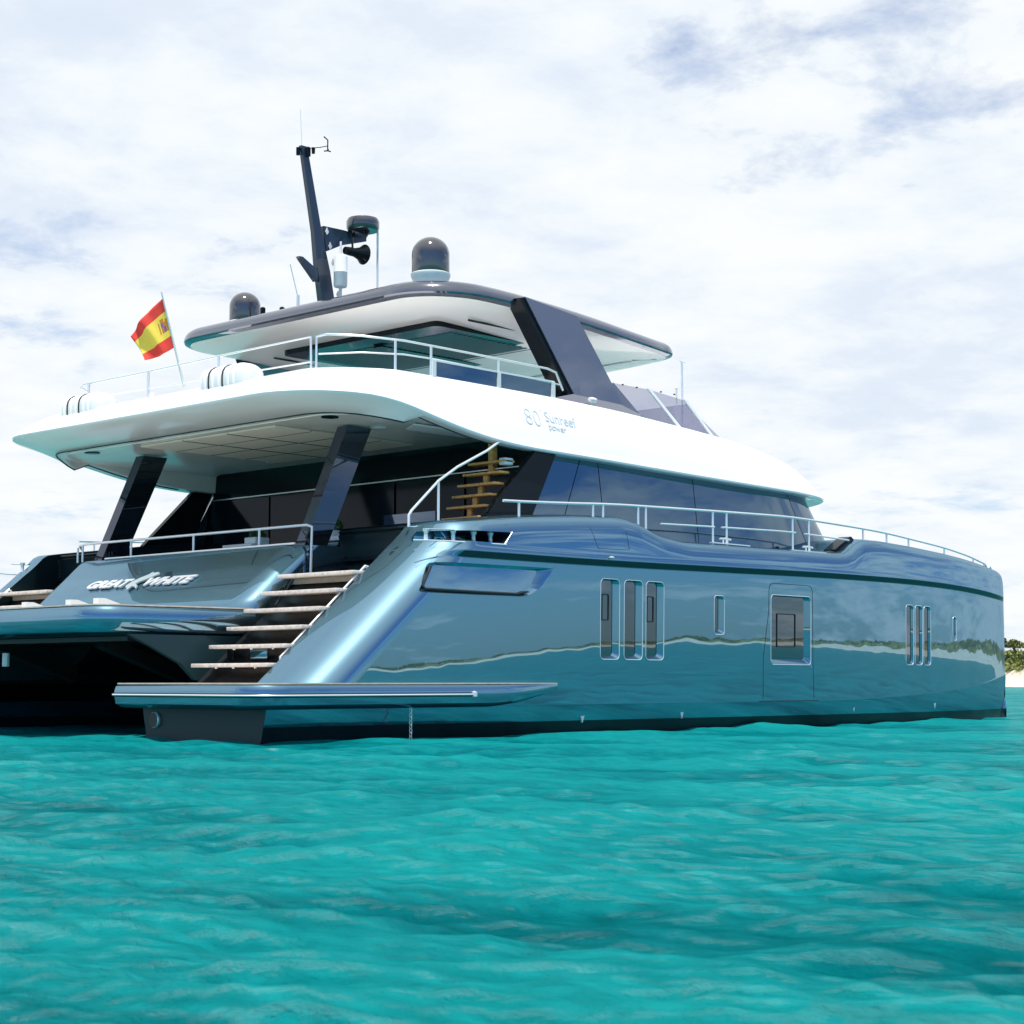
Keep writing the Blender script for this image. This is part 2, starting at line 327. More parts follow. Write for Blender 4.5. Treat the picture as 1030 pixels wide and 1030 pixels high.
# ------------------------------------------------------------------ shore: a bay of low wooded dunes
def shore_dist(az):      # az in degrees from +X; distance from the camera to the water's edge
    return interp(az, [(-200, 1400), (-120, 1250), (-70, 1200), (-40, 1000), (-15, 700), (5, 470), (20, 345), (28, 300), (36, 280)], 4.0) + 14 * np.sin(az * .9) + 7 * np.sin(az * 2.7 + 1)
def KF(D): return 1 if D < 400 else 1 + (D - 400) / 900
def HK(a): return float(interp(a, [(-60, .3), (-35, .36), (-15, .85), (5, 1.15), (18, 1.0)], 3))
def shore():
    azs = np.linspace(35, -190, 420); cols = []
    prof = [(-6, -1.2), (0, -.1), (4, .5), (10, 1.4), (17, 2.0), (22, 3.2), (30, 4.6), (50, 4.9), (90, 6.0), (150, 6.5), (230, 6.0), (320, -2)]
    V = []; F = []; MI = []
    for a in azs:
        D = float(shore_dist(a)); k = KF(D); hk = HK(a)
        for q, (d, h) in enumerate(prof):
            hh = h * hk * (1 + .22 * math.sin(a * 1.3 + q) + .12 * math.sin(a * 4.1 + q * 2)) if h > 2.5 else h * (hk if h > 0 else 1)
            V.append((CAM[0] + (D + d * k) * math.cos(R(a)), CAM[1] + (D + d * k) * math.sin(R(a)), hh))
    n = len(prof)
    for i in range(len(azs) - 1):
        for q in range(n - 1):
            F.append((i * n + q, i * n + q + 1, (i + 1) * n + q + 1, (i + 1) * n + q)); MI.append(0 if q < 5 else 1)
    sand = mat('beach_sand', (0.62, 0.54, 0.44), 0.9, vary=(.3, .2)); scrub = mat('dune_scrub', (0.16, 0.17, 0.05), 0.95, vary=(.15, .5))
    bm = bpy.data.meshes.new('shore'); bm.from_pydata(V, [], F); bm.materials.append(sand); bm.materials.append(scrub)
    bm.polygons.foreach_set('material_index', MI); bm.polygons.foreach_set('use_smooth', [True] * len(F)); bm.update()
    o = bpy.data.objects.new('beach', bm); COL.objects.link(o); tag(o, kind='structure')
    return prof
PROF = shore()
def leafmat(name, a, b, c):
    m = bpy.data.materials.new(name); m.use_nodes = True; nt = m.node_tree; L = nt.links; p = nt.nodes['Principled BSDF']; p.inputs['Roughness'].default_value = .7
    g = N(nt, 'ShaderNodeNewGeometry'); rp = ramp(nt, [(0, a), (.5, b), (1, c)]); L.new(g.outputs['Random Per Island'], rp.inputs[0]); L.new(rp.outputs[0], p.inputs['Base Color']); return m
M_bush = leafmat('dune_foliage', (0.06, 0.10, 0.025), (0.14, 0.18, 0.04), (0.25, 0.26, 0.06))
M_pine = leafmat('pine_foliage', (0.03, 0.055, 0.02), (0.055, 0.09, 0.03), (0.10, 0.13, 0.045))
M_bark = mat('bark', (0.10, 0.07, 0.05), 0.9)
def clumps(c, rx, rz, n, sz, r_):
    """leaf clumps: small tilted quads spread through an uneven crown"""
    lob = r_.normal(0, 1, (7, 3)); lob /= np.linalg.norm(lob, axis=1)[:, None]; lw = r_.uniform(.55, 1.1, 7)
    V = []; F = []
    for k in range(n):
        d = r_.normal(0, 1, 3); d /= np.linalg.norm(d); d[2] = abs(d[2]) * 1.1 - .25
        w = .62 + .45 * max(0, float(np.max(lw * np.clip(lob @ d, 0, 1) ** 3)))
        rad = w * r_.uniform(.55, 1.0) ** .5; p = np.array([c[0] + d[0] * rx * rad, c[1] + d[1] * rx * rad, c[2] + d[2] * rz * rad])
        u = r_.normal(0, 1, 3); u /= np.linalg.norm(u); v = np.cross(u, r_.normal(0, 1, 3)); v /= np.linalg.norm(v); s = sz * r_.uniform(.5, 1.3)
        b = len(V); V += [p + u * s, p + v * s * .8, p - u * s, p - v * s * .8]; F.append((b, b + 1, b + 2, b + 3))
    return V, F
def ground_h(a, d):
    D = float(shore_dist(a)); k = KF(D); q = d / k
    h = np.interp(q, [p[0] for p in PROF], [p[1] for p in PROF]); return h * HK(a)
def woods():
    r_ = np.random.default_rng(3); V = []; F = []
    for k in range(2600):
        a = r_.uniform(-185, 22); D = float(shore_dist(a)); kk = KF(D)
        d = kk * (24 + 150 * r_.uniform(0, 1) ** 1.6); s = r_.uniform(1.1, 2.3) * (1 + .3 * math.sin(a * .8)) * (.6 if a < -10 else 1.0)
        c = (CAM[0] + (D + d) * math.cos(R(a)), CAM[1] + (D + d) * math.sin(R(a)), ground_h(a, d) + s * .25)
        v, f = clumps(c, s * 2.2 * kk, s, 46, s * .33, r_); b = len(V); V += v; F += [tuple(i + b for i in q) for q in f]
    me = bpy.data.meshes.new('far_woodland'); me.from_pydata([tuple(v) for v in V], [], F); me.materials.append(M_bush)
    o = bpy.data.objects.new('far_woodland', me); COL.objects.link(o)
    tag(o, 'low wooded dunes running along the far side of the bay', 'woodland', kind='stuff')
    # the scrub on the visible dune, beyond the bow
    V = []; F = []
    for k in range(700):
        a = r_.uniform(22, 35); D = float(shore_dist(a)); d = 20 + 120 * r_.uniform(0, 1) ** 1.3; s = r_.uniform(.9, 1.9)
        c = (CAM[0] + (D + d) * math.cos(R(a)), CAM[1] + (D + d) * math.sin(R(a)), ground_h(a, d) + s * .2)
        v, f = clumps(c, s * 1.5, s, 60, s * .22, r_); b = len(V); V += v; F += [tuple(i + b for i in q) for q in f]
    me = bpy.data.meshes.new('dune_scrub'); me.from_pydata([tuple(v) for v in V], [], F); me.materials.append(M_bush)
    o = bpy.data.objects.new('dune_scrub', me); COL.objects.link(o); tag(o, 'yellow green scrub covering the dune above the white beach', 'scrub', kind='stuff')
    specs = [(28.25, 46, 2.2, M_pine, 'rounded dark tree on the dune crest nearest the yacht bow', 5.2), (27.15, 40, 1.9, M_pine, 'smaller dark tree at the right edge of the photo on the dune', 4.6),
             (27.75, 62, 1.9, M_bush, 'pale green tree between two dark trees on the dune crest', 4.2), (27.35, 25, 1.5, M_pine, 'low dark bush just above the sand beyond the bow', 2.0),
             (28.0, 24, 1.4, M_pine, 'low grey green bush above the sand beside the yacht bow', 1.7)]
    for a, d, s, m, lab, h in specs:
        D = float(shore_dist(a)); x = CAM[0] + (D + d) * math.cos(R(a)); y = CAM[1] + (D + d) * math.sin(R(a)); g = float(ground_h(a, d))
        low = h < 3; t = empty('bush' if low else 'tree', (x, y, g)); tag(t, lab, 'bush' if low else 'tree', 'trees and bushes on the dune beyond the bow')
        v, f = clumps((0, 0, h * .62), s * 1.25, s, 520, s * .13, r_)
        obj('crown', v, f, m, t, smooth=0, recalc=False)
        b = MB(); b.tube([(0, 0, -.5), (.1, 0, h * .35), (0, .1, h * .7)], [.22, .16, .07])
        for q in range(5):
            an = q * 1.3; b.tube([(0.05, 0, h * (.3 + .06 * q)), (s * .5 * math.cos(an), s * .5 * math.sin(an), h * .62), (s * .85 * math.cos(an), s * .85 * math.sin(an), h * .72)], [.09, .05, .02])
        b.build('trunk', M_bark, t)
woods()
# ------------------------------------------------------------------ the yacht
Y = empty('yacht', (12, 0, 0)); tag(Y, 'large blue and white power catamaran moored on turquoise water', 'yacht')
Y.location = (0, 0, 0)
# ---- hull shape functions (outboard distance o = -Y on the starboard side)
def yo(X, k=1.0, Xb=23.68):
    t = np.clip((np.asarray(X, float) - 12) / (Xb - 12), 0, 1)
    return 4.53 + 1.47 * k * (1 - t ** 2.2) ** .85
def zchine(X): return interp(X, [(0, .40), (14.5, .40), (17, .46), (19.6, .56), (22, .72), (23.7, .97)], 1.2)
def zknuck(X): return interp(X, [(0, 2.70), (8, 2.72), (14, 2.80), (18, 2.83), (21, 2.79), (23.7, 2.69)], 1.5)
def zsheer(X): return interp(X, [(3.2, 2.74), (3.9, 2.96), (4.4, 3.10), (5.2, 3.22), (6.0, 3.31), (7.2, 3.40), (8.3, 3.45), (8.75, 3.40), (9.3, 3.22), (10, 3.14), (12, 3.16), (14.8, 3.19), (15.15, 3.24), (15.6, 3.50), (16.4, 3.54), (18, 3.51), (19.5, 3.47), (20.8, 3.43), (22.1, 3.37), (23.2, 3.29), (23.7, 3.20)], .16)
def xaft(z): return 1.6 + (z - .77) / .83
def level_ring(zf, off, znom, Xb=23.68, cap=0.0, aoff=0.0):
    """one horizontal ring of the hull: zf(X) height, off outward offset"""
    xa = xaft(znom) + aoff; A = .8; out = []; inn = []
    th = np.linspace(0.02, PI / 2, 20); xs = list(xa + A * (1 - np.cos(th))); kk = list(np.sin(th))
    x2 = np.linspace(xa + A, 12.0, 72)[1:]; x3 = 12 + (Xb - 12) * np.sin(np.linspace(0, PI / 2, 74)[1:])
    xs += list(x2) + list(x3); kk += [1] * (len(x2) + len(x3))
    for x, k in zip(xs, kk):
        yb = float(yo(x, 1, Xb)) + (off(x) if callable(off) else off) * min(1.0, (float(yo(x, 1, Xb)) - 4.5) / .5)
        y = 5.0 + ((yb if k >= 1 or off is None else float(yo(x, 1, Xb)) + (yb - float(yo(x, 1, Xb))) * k ** 6) - 5.0) * k if k < 1 else yb
        if cap: y = max(y - cap, 4.5 if x > 20 else y - cap)
        yi = 4.99 if x < 4.75 else 2.98
        yi = max(yi, 9.0 - float(yo(x, 1, Xb))) if x >= 4.75 else min(yi, y - .005)
        z = float(zf(x)); out.append((x, -y, z)); inn.append((x, -yi, z))
    return out + inn[::-1]
def FL(x): return float(interp(x, [(2, .008), (4, .012), (6, .026), (8.5, .037), (11, .043), (24, .043)], 1.2))
def build_hull():
    L = []
    L.append(level_ring(zchine, -.10, .40)); L.append(level_ring(lambda x: zchine(x) + .004, lambda x: -.002 - FL(x), .40))
    for j in range(0, 9):
        t = j / 8; L.append(level_ring(lambda x: zchine(x) + .03 + (zknuck(x) - .13 - zchine(x) - .03) * t, lambda x: -.002 - FL(x) * (1 - t), .43 + 2.14 * t))
    for t, o in ((.15, -.002), (.3, .004), (.55, .022), (.8, .043), (.95, .055), (1.0, .058)):
        L.append(level_ring(lambda x: zknuck(x) - .13 + .11 * t, o, 2.57 + .11 * t))
    L.append(level_ring(lambda x: zknuck(x) - .008, .060, 2.69)); L.append(level_ring(lambda x: zknuck(x) + .012, .052, 2.71))
    for j in range(1, 11):
        t = j / 10; o = .052 - .10 * t - .20 * t ** 4
        L.append(level_ring(lambda x: zknuck(x) + .012 + (zsheer(x) - zknuck(x) - .012) * math.sin(t * PI / 2) ** .9, o, 2.71 + .34 * math.sin(t * PI / 2), 23.68 - .16 * t ** 3))
    L.append(level_ring(lambda x: zsheer(x) + .03, -.42, 3.12, 23.45)); L.append(level_ring(lambda x: zsheer(x) + .035, -.75, 3.14, 23.4))
    n = len(L[0]); h = n // 2; V = [p for r in L for p in r]; F = []
    for j in range(len(L) - 1):
        for i in range(n):
            k = (i + 1) % n; F.append((j * n + i, j * n + k, (j + 1) * n + k, (j + 1) * n + i))
    for base, fl in ((0, 1), ((len(L) - 1) * n, 0)):
        for i in range(h - 1):
            q = (base + i, base + i + 1, base + n - 2 - i, base + n - 1 - i); F.append(q[::-1] if fl else q)
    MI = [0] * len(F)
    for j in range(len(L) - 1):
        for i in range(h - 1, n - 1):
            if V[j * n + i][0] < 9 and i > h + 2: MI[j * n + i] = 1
    for j in range(11, 16):
        for i in range(17, h - 1): MI[j * n + i] = 2  # dark material paints the shadow into the knuckle groove
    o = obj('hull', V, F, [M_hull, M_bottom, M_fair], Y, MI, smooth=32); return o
hull = build_hull()
HB = None
def bvh(o):
    me = o.data; return BVHTree.FromPolygons([v.co[:] for v in me.vertices], [tuple(p.vertices) for p in me.polygons])
HB = bvh(hull)
def hy(x, z):
    h = HB.ray_cast(Vector((x, -12, z)), Vector((0, 1, 0))); return h[0].y if h[0] else -5.9
def cutter(poly_out, poly_in, xc, depth, zc, out=.4):
    """frustum cutter following the side at (xc, zc): poly_in at depth, widening to poly_out at the skin"""
    n = len(poly_in); r0 = []; r1 = []; r2 = []
    for (a, b), (c, d) in zip(poly_out, poly_in):
        ya = hy(a, b); yc = hy(c, d); r2.append((a + (a - c) * .02, ya - .012, b + (b - d) * .02)); r1.append((a + (a - c) * .02, ya - out, b + (b - d) * .02)); r0.append((c, yc + depth, d))
    m = MB().loft([r0, r2, r1]); o = m.build('cut', M_hull, None, 0); return o
cuts = []; wins = []
def window(x0, x1, z0, z1, r, dep, fwd, low, port=None, label=None):
    pin = rrect(x0, x1, z0, z1, r); pout = rrect(x0 - .015, x1 + fwd, z0 - low, z1 + .02, r + .03)
    cuts.append(cutter(pout, pin, (x0 + x1) / 2, dep, (z0 + z1) / 2)); wins.append((x0, x1, z0, z1, r, dep, port))
for i, x in enumerate((7.73, 8.32, 8.88)):
    window(x, x + .36, 1.19, 2.385, .05, .085, .085, .075, (x + .09, x + .27, 1.74, 2.17) if i != 1 else None)
window(10.74, 10.92, 1.645, 2.215, .03, .07, .075, .06)
window(12.42, 13.55, 1.17, 2.29, .05, .08, .13, .10, (12.68, 13.28, 1.38, 1.99))
for i, x in enumerate((17.38, 17.80, 18.21)):
    window(x, x + .27, 1.15, 2.27, .05, .04, .05, .05)
window(19.74, 19.87, 1.68, 2.10, .03, .03, .03, .03)
pin = rpoly([(3.80, 2.09), (6.02, 2.09), (6.28, 2.47), (4.08, 2.46)], [.05, .25, .06, .08]); pout = rpoly([(3.70, 2.045), (6.10, 2.045), (6.62, 2.52), (4.00, 2.50)], [.05, .3, .03, .08])
cuts.append(cutter(pout, pin, 5, .07, 2.3))
pin = rpoly([(3.98, 2.835), (5.42, 2.84), (5.62, 3.02), (4.14, 2.99)], .02)
pin2 = [(a, b) for a, b in pin]
cuts.append(MB().loft([[(a, -5.30, b) for a, b in pin2], [(a, -6.4, b) for a, b in pin2]]).build('cut', M_hull, None, 0))
booldiff(hull, cuts)
# panes, opening ports and seams on the hull
for (x0, x1, z0, z1, r, dep, port) in wins:
    w = MB(); pl = rrect(x0 - .004, x1 + .004, z0 - .004, z1 + .004, r)
    w.loft([[(a, hy(a, b) + dep - .006, b) for a, b in pl], [(a, hy(a, b) + dep + .03, b) for a, b in pl]])
    wo = w.build('window', M_pane, hull, 20)
    big = x1 - x0 > .5; q_ = rrect(x0 - .02, x1 + (.13 if big else .085 if x0 < 12 else .05) + .006, z0 - (.10 if big else .07 if x0 < 12 else .05) - .004, z1 + .024, r + .03)
    MB().tube([(a, hy(a, b) - .001, b) for a, b in q_ + q_[:1]], .007, n=6).build('window_trim', M_steel, hull)
    if port:
        p0, p1, q0, q1 = port; o_ = rrect(p0, p1, q0, q1, .03); i_ = rrect(p0 + .018, p1 - .018, q0 + .018, q1 - .018, .02)
        g = MB(); rings = []
        for pl, e in ((o_, -.004), (o_, -.011), (i_, -.011), (i_, -.004)): rings.append([(a, hy(a, b) + dep - .006 + e, b) for a, b in pl])
        rings.append(rings[0]); g.loft(rings, caps=(False, False)); tag(g.build('window_seal', M_seam, hull, 20))
def skin(name, path, w, off, m, parent=hull, closed=False):
    """a thin raised strip laid along the hull side"""
    P = [Vector(p) for p in path]; P2 = []
    n = len(P)
    for i in range(n if closed else n - 1):
        a, b = P[i], P[(i + 1) % n]; k = max(1, int((b - a).length / .15))
        P2 += [a.lerp(b, j / k) for j in range(k)]
    if not closed: P2.append(P[-1])
    rings = []
    for i, p in enumerate(P2):
        a = P2[(i - 1) % len(P2)] if closed or i > 0 else p; b = P2[(i + 1) % len(P2)] if closed or i < len(P2) - 1 else p
        t = (b - a).normalized(); nn = Vector((-t.y, t.x)) * w / 2; A = p + nn; B = p - nn
        rings.append([(A.x, hy(A.x, A.y) - off, A.y), (B.x, hy(B.x, B.y) - off, B.y), (B.x, hy(B.x, B.y) + .004, B.y), (A.x, hy(A.x, A.y) + .004, A.y)])
    if closed: rings.append(rings[0])
    return MB().loft(rings, caps=(not closed, not closed)).build(name, m, parent, 30)
skin('door_seam', [(12.17, .45), (12.17, 1.2), (12.33, 2.0)] + [(12.34 + .12 * (1 - math.cos(R(a))), 2.40 + .12 * math.sin(R(a))) for a in range(0, 91, 30)] + [(13.62 + .12 * math.sin(R(a)), 2.40 + .12 * math.cos(R(a))) for a in range(0, 91, 30)] + [(13.76, 1.2), (13.80, .45)], .011, .003, M_seam)
skin('boarding_step', [(12.05, .415), (13.95, .415)], .016, .006, M_seam)
skin('hatch_seam', [(7.40, 3.36), (7.46, 3.2), (7.60, 2.88), (8.38, 2.90), (8.34, 3.2), (8.22, 3.38)], .008, .003, M_seam)
skin('cap_seam', [(5.42, 3.24), (5.52, 3.14), (5.60, 3.04)], .009, .003, M_seam)
MB().tube([(a, hy(a, b) + .045, b) for a, b in ((4.06, 2.44), (3.95, 2.30), (3.84, 2.14), (3.86, 2.10), (4.2, 2.095), (5, 2.09), (5.8, 2.09), (5.96, 2.13))], .022, n=6).build('recess_shade', M_seam, hull)  # dark tube stands in for shade along the recess's lower and aft edges
# chrome lip round the mooring recess and its fittings
f = MB()
for a, b in (((3.80, 2.815), (5.45, 2.822)),): f.tube([(a[0], hy(4.3, 2.8) + .02, a[1]), (4.2, hy(4.5, 2.8) - .01, 2.815), (b[0], hy(5.4, 2.82) - .012, b[1])], .012)
f.tube([(4.12, hy(4.5, 3.0) + .02, 2.998), (5.62, hy(5.5, 3.02) + .0, 3.025), (5.44, hy(5.4, 2.84) + .0, 2.835)], .010)
f.build('recess_trim', M_steel, hull)
for x in (4.25, 4.62, 5.05, 5.42):
    yb = -5.55 if x < 4.4 else -5.75
    b = MB(); b.lathe((x, yb, 2.80), [(.055, 0), (.055, .02), (.035, .06), (.03, .15), (.05, .2), (.05, .22)], n=12); b.build('mooring_roller', M_steel, hull)
b = MB(); b.tube([(4.75, -5.5, 2.86), (4.95, -5.5, 2.93), (5.2, -5.5, 2.87)], .02); b.tube([(4.7, -5.45, 2.9), (5.3, -5.45, 2.9)], .015); b.build('cleat', M_steel, hull)
# the recess body lining + little nav lamp over the knuckle
b = MB(); b.lathe((5.9 + 2.0, hy(7.9, 2.74) - .01, 2.752), [(.0, -.02), (.05, -.01), (.05, .01), (.0, .02)], n=10); b.build('side_lamp', M_plast, hull)
# ---- underwater body with boot stripe
def build_bottom():
    rings = []
    xs = list(np.linspace(1.0, 12, 30)) + list(12 + 11.70 * np.sin(np.linspace(0, PI / 2, 50)[1:]))
    for x in xs:
        zc = float(zchine(x)) + .012; w = (float(yo(x, 1, 23.72)) - 4.5); o = max(.03, w * .95 - .03)
        yc = 4.5 if x > 12 else 4.5
        P = []
        for s in (1, -1):
            zk = min(.15, zc * .4); pts = [(o, zc), (o - .012, zc * .66 + zk * .34), (o - .03, zc * .33 + zk * .67), (o - .055, zk), (o - .06, zk - .008), (max(.006, o - .09), 0), (o * .80, -.45), (o * .35, -.8)]
            P += [(x, -(4.5 + s * a), b) for a, b in (pts if s == 1 else pts[::-1])]
        rings.append(P)
    return MB().loft(rings, 2, mfun=lambda j, i: 0 if (i <= 2 or 12 <= i <= 14) else 1).build('hull_bottom', [M_hull, M_bottom, M_fair], Y, 30)
bottom = build_bottom()
for x, z in ((7.40, .17), (9.95, .20), (15.35, .25), (18.85, .27)):
    yy = -(4.5 + (float(yo(x, 1, 23.72)) - 4.5) * .93 - .04) - .012
    MB().prism([(x - .045, z + .05), (x + .045, z + .05), (x, z - .06)], yy, yy + .03).build('draught_mark', M_plast, bottom, 0)
b = MB(); b.lathe((1.0, -3.42, .22), [(.10, -.05), (.10, .02), (.085, .02), (.085, -.05), (.07, .03), (0, .03)], n=20, axis='X'); b.build('exhaust_outlet', [M_rubber], bottom)
b = MB(); b.lathe((1.0, -3.42, .22), [(.115, .0), (.115, -.03), (.10, -.045), (.09, -.03)], n=20, axis='X'); b.build('outlet_ring', M_steel, bottom)
# ---- aft platform of the hull: a blade that runs on along the side
def build_platform():
    def outline(e):
        P = [(.62 - e, -2.98 + e)]
        for a in np.linspace(0, 90, 12): P.append((1.15 - (.53 + e) * math.cos(R(a)), -5.62 - (.60 + e) * math.sin(R(a))))
        P += [(x, -6.22 - e * (1 - (max(0, x - 3) / 3.6) ** 2 * .0)) for x in np.linspace(2, 5.0, 8)]
        for x in np.linspace(5.2, 6.66, 9): P.append((x, -6.22 - e + .22 * ((x - 5.2) / 1.46) ** 1.6 + e * (x - 5.2) / 1.46))
        return P + [(6.66, -5.9), (2.0, -4.9), (2.0, -2.98 + e)]
    prof = [(-.18, .385), (-.06, .40), (0, .45), (.012, .55), (.015, .62), (.0, .69), (-.02, .715), (-.05, .725)]
    rings = []
    for e, z in prof:
        r = []
        for x, y in outline(e):
            zz = z
            if x > 5.0 and y < -5.5:
                t = (x - 5.0) / 1.66; zb = .385 + (.655 - .385) * t ** 1.5; zz = zb + (z - .385) * (.725 - zb) / .34
            r.append((x, y, zz))
        rings.append(r)
    p = MB().loft(rings).build('swim_platform', M_hull, Y, 40)
    top = [(x, y, .722) for x, y in outline(-.015)]
    MB().loft([top, [(x, y, .742) for x, y, z in top]]).build('platform_trim', M_deckm, p, 0)
    o = outline(.018)[:20]; rr = []
    for i, (x, y) in enumerate(o):
        if x > 5.35: break
        rr.append((x, y))
    f = MB(); f.tube([(x, y, .575) for x, y in rr], .030, n=8); fe = f.build('fender_strip', M_rubber, p)
    g = MB(); g.tube([(x - (.02 if i < 10 else 0), y - (.022 if i > 3 else 0), .575) for i, (x, y) in enumerate(rr)], .014, n=6); g.lathe((rr[-1][0], rr[-1][1] - .01, .575), [(.01, -.05), (.045, -.03), (.045, .03), (.01, .05)], n=10); g.build('fender_cap', M_steel, p)
    return p
plat = build_platform()
b = MB()
for k in range(9):
    z = .40 - .055 * k; c = (3.42, -6.12, z); a = (k % 2) * PI / 2
    b.tube([(c[0] + .022 * math.cos(q) * math.cos(a), c[1] + .022 * math.cos(q) * math.sin(a), z + .036 * math.sin(q)) for q in np.linspace(0, 2 * PI, 11)], .007, n=5)
b.build('hanging_chain', M_steel, Y)
# ---- stairs from the platform up to the cockpit
def stair():
    t = empty('stair', (1.7, -4.1, .75), Y); t.location = (0, 0, 0)
    for k in range(6):
        x = 1.74 + .318 * k; z = 1.02 + .274 * k; y1 = -4.96; 
        b = MB(); b.box(x, x + .40, y1, -3.22, z - .055, z, bev=.008); tr = b.build('tread', M_tread, t, 30)
        if k < 2:
            for yy in (-4.6, -4.1, -3.7): MB().lathe((x + .1, yy, z - .075), [(.0, 0), (.02, .0), (.025, .02)], n=8).build('bolt', M_steel, t)
    b = MB(); b.prism([(1.95, .72), (3.9, 2.38), (4.9, 2.38), (4.9, .72)], -5.0, -3.05); b.build('riser_wall', M_inner, t, 0)
    b = MB(); b.box(2.32, 2.36, -4.25, -3.85, 1.08, 1.26, bev=.02); b.build('locker_door', M_hull, t)
    b = MB(); b.box(2.30, 2.34, -3.5, -3.34, 1.08, 1.26, bev=.015); b.build('shore_power_socket', M_gloss, t)
    b = MB(); b.tube([(2.10, -5.03, 1.00), (2.02, -4.93, 1.08), (2.02, -4.93, 1.10), (3.60, -4.93, 2.46), (3.66, -4.96, 2.44), (3.70, -5.03, 2.36)], .022)
    b.lathe((2.11, -5.04, .99), [(.04, -.01), (.04, .02), (.02, .03)], n=10); b.build('handrail', M_steel, t)
    return t
st = stair()
# cockpit floor
MB().box(3.72, 8.0, -4.98, 4.98, 2.26, 2.40).build('cockpit_floor', M_deckm, Y, 0)
# ---- bridge deck with the tunnel arch
def bridge():
    rings = []
    for x in (3.25, 3.6, 5, 20.2, 21.2):
        k = 1 if x < 20 else .8
        P = [(-3.0, 2.25), (-3.0, .9)]
        P += [(-3.0 + 1.5 * math.sin(R(a)), .9 + .75 * (1 - math.cos(R(a)))) for a in range(15, 91, 15)]
        P += [(-a, b) for a, b in P[::-1]]
        zt = 2.25
        rings.append([(x, y, z) for y, z in P])
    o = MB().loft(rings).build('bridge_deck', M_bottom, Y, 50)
    MB().box(8.2, 20.5, -3.2, 3.2, 2.2, 3.2).build('foredeck', M_white, Y, 0)
    return o
bridge()
# ---- central transom and its raked panel
def transom():
    def ring(xa, z, e=0):
        # plan at height z: aft face with rounded corners
        P = []; w = 3.14 - e; r = .42
        for a in np.linspace(0, 90, 10): P.append((xa + r - r * math.cos(R(a)), -(w - r) - r * math.sin(R(a))))
        P += [(5.05, -w)]
        return [(x, -y, z) for x, y in P[::-1]] + [(x, y, z) for x, y in P]
    rings = [ring(2.60, 1.50, .1), ring(2.74, 1.80), ring(2.80, 1.95), ring(2.85, 2.01), ring(2.94, 2.09), ring(3.78, 2.86), ring(3.85, 2.895), ring(3.93, 2.90)]
    o = MB().loft(rings).build('transom', M_hull, Y, 40)
    # steel cap along the top edge
    b = MB(); b.tube([(3.86, -3.0, 2.915), (3.86, 2.2, 2.915)], .018); b.build('transom_trim', M_steel, o)
    for s in (1, -1):
        bb = MB(); bb.box(4.9, 6.4, min(s * 2.9, s * 2.1), max(s * 2.9, s * 2.1), 2.40, 2.86, bev=.05); bb.build('cockpit_cabinet', M_gloss, Y)
    return o
tr = transom()
# ---- lifting tender platform
def tender():
    hw = 2.86
    def outl(e):
        P = [(3.0, -3.10 - e), (2.2, -3.06 - e)]
        for a in np.linspace(90, 0, 9): P.append((.95 - (.62 + e) * math.cos(R(a)) , -2.30 - (.62 + e) * math.sin(R(a))))
        P = [(3.0, -3.12 - e), (2.3, -3.10 - e), (1.6, -3.02 - e)] + P[2:]
        return [(x, y) for x, y in P] + [(x, -y) for x, y in P[::-1]]
    rings = []
    for e, z in ((-.40, 1.44), (-.10, 1.455), (-.03, 1.48), (.0, 1.54), (.02, 1.62), (.02, 1.72), (0, 1.79), (-.03, 1.84), (-.07, 1.855)):
        rings.append([(x, y, z) for x, y in outl(e)])
    o = MB().loft(rings).build('tender_platform', M_hull, Y, 45)
    MB().loft([[(x, y, 1.852) for x, y in outl(-.03)], [(x, y, 1.872) for x, y in outl(-.03)]]).build('platform_edge', M_deckm, o, 0)
    for yy in (.35, -.9, -1.65):
        b = MB(); b.prism([(1.15, 1.87), (1.75, 1.87), (1.55, 1.93), (1.28, 2.01), (1.15, 2.01)], yy - .05, yy + .09); b.build('tender_chock', M_plast, o, 30)
    # lifting arms and the dark underframe
    b = MB()
    b.box(1.2, 3.3, -2.4, 2.4, 1.36, 1.43)
    for yy in (-1.5, 1.5):
        b.prism([(1.4, 1.42), (2.8, 1.0), (2.8, .75), (1.3, 1.28)], yy - .12, yy + .12)
    b.build('lift_frame', M_rubber, o, 30)
    b = MB(); b.box(1.28, 1.33, 1.05, 1.2, 1.0, 1.22, bev=.01); b.build('lift_light', M_plast, o)
tender()
b = MB(); b.prism([(.75, 1.44), (1.16, 1.27), (1.69, 1.02), (1.96, .78), (3.4, .78), (3.4, 2.2), (2.9, 1.44)], -3.06, -2.96); fa = b.build('side_fairing', M_fair, Y, 0); mirror(fa)
# ---- handrails at the cockpit
def rail(name, pts, posts, r=.022, parent=Y, mid=None, pr=.02):
    o = MB().tube(pts, r).build(name, M_steel, parent)
    for a, b in posts: MB().tube([a, b], pr, n=8).build('post', M_steel, o)
    for m_ in (mid or []): MB().tube(m_, r * .75).build('mid_rail', M_steel, o)
    return o
rail('cockpit_rail', [(4.0, -3.22, 2.42), (4.0, -3.24, 3.17), (3.96, -3.16, 3.20), (3.95, 2.95, 3.22), (3.98, 3.2, 3.2), (4.1, 3.3, 3.14)],
     [((3.95, y, 2.90), (3.95, y, 3.21)) for y in (-2.0, -.25, 1.55, 3.05)] + [((3.98, 3.25, 2.9), (3.98, 3.25, 3.17))])
b = MB(); b.tube([(3.98, -3.05, 3.1), (4.0, -3.2, 2.95), (4.05, -3.12, 2.7), (3.7, -3.2, 2.35), (3.4, -3.15, 1.98), (3.3, -3.2, 1.9)], .010)
b.tube([(4.0, -3.2, 3.15), (3.98, -3.12, 3.0), (4.02, -3.24, 2.85), (3.98, -3.1, 2.75), (4.0, -3.18, 2.66)], .018); b.build('mooring_line', M_rope, Y)
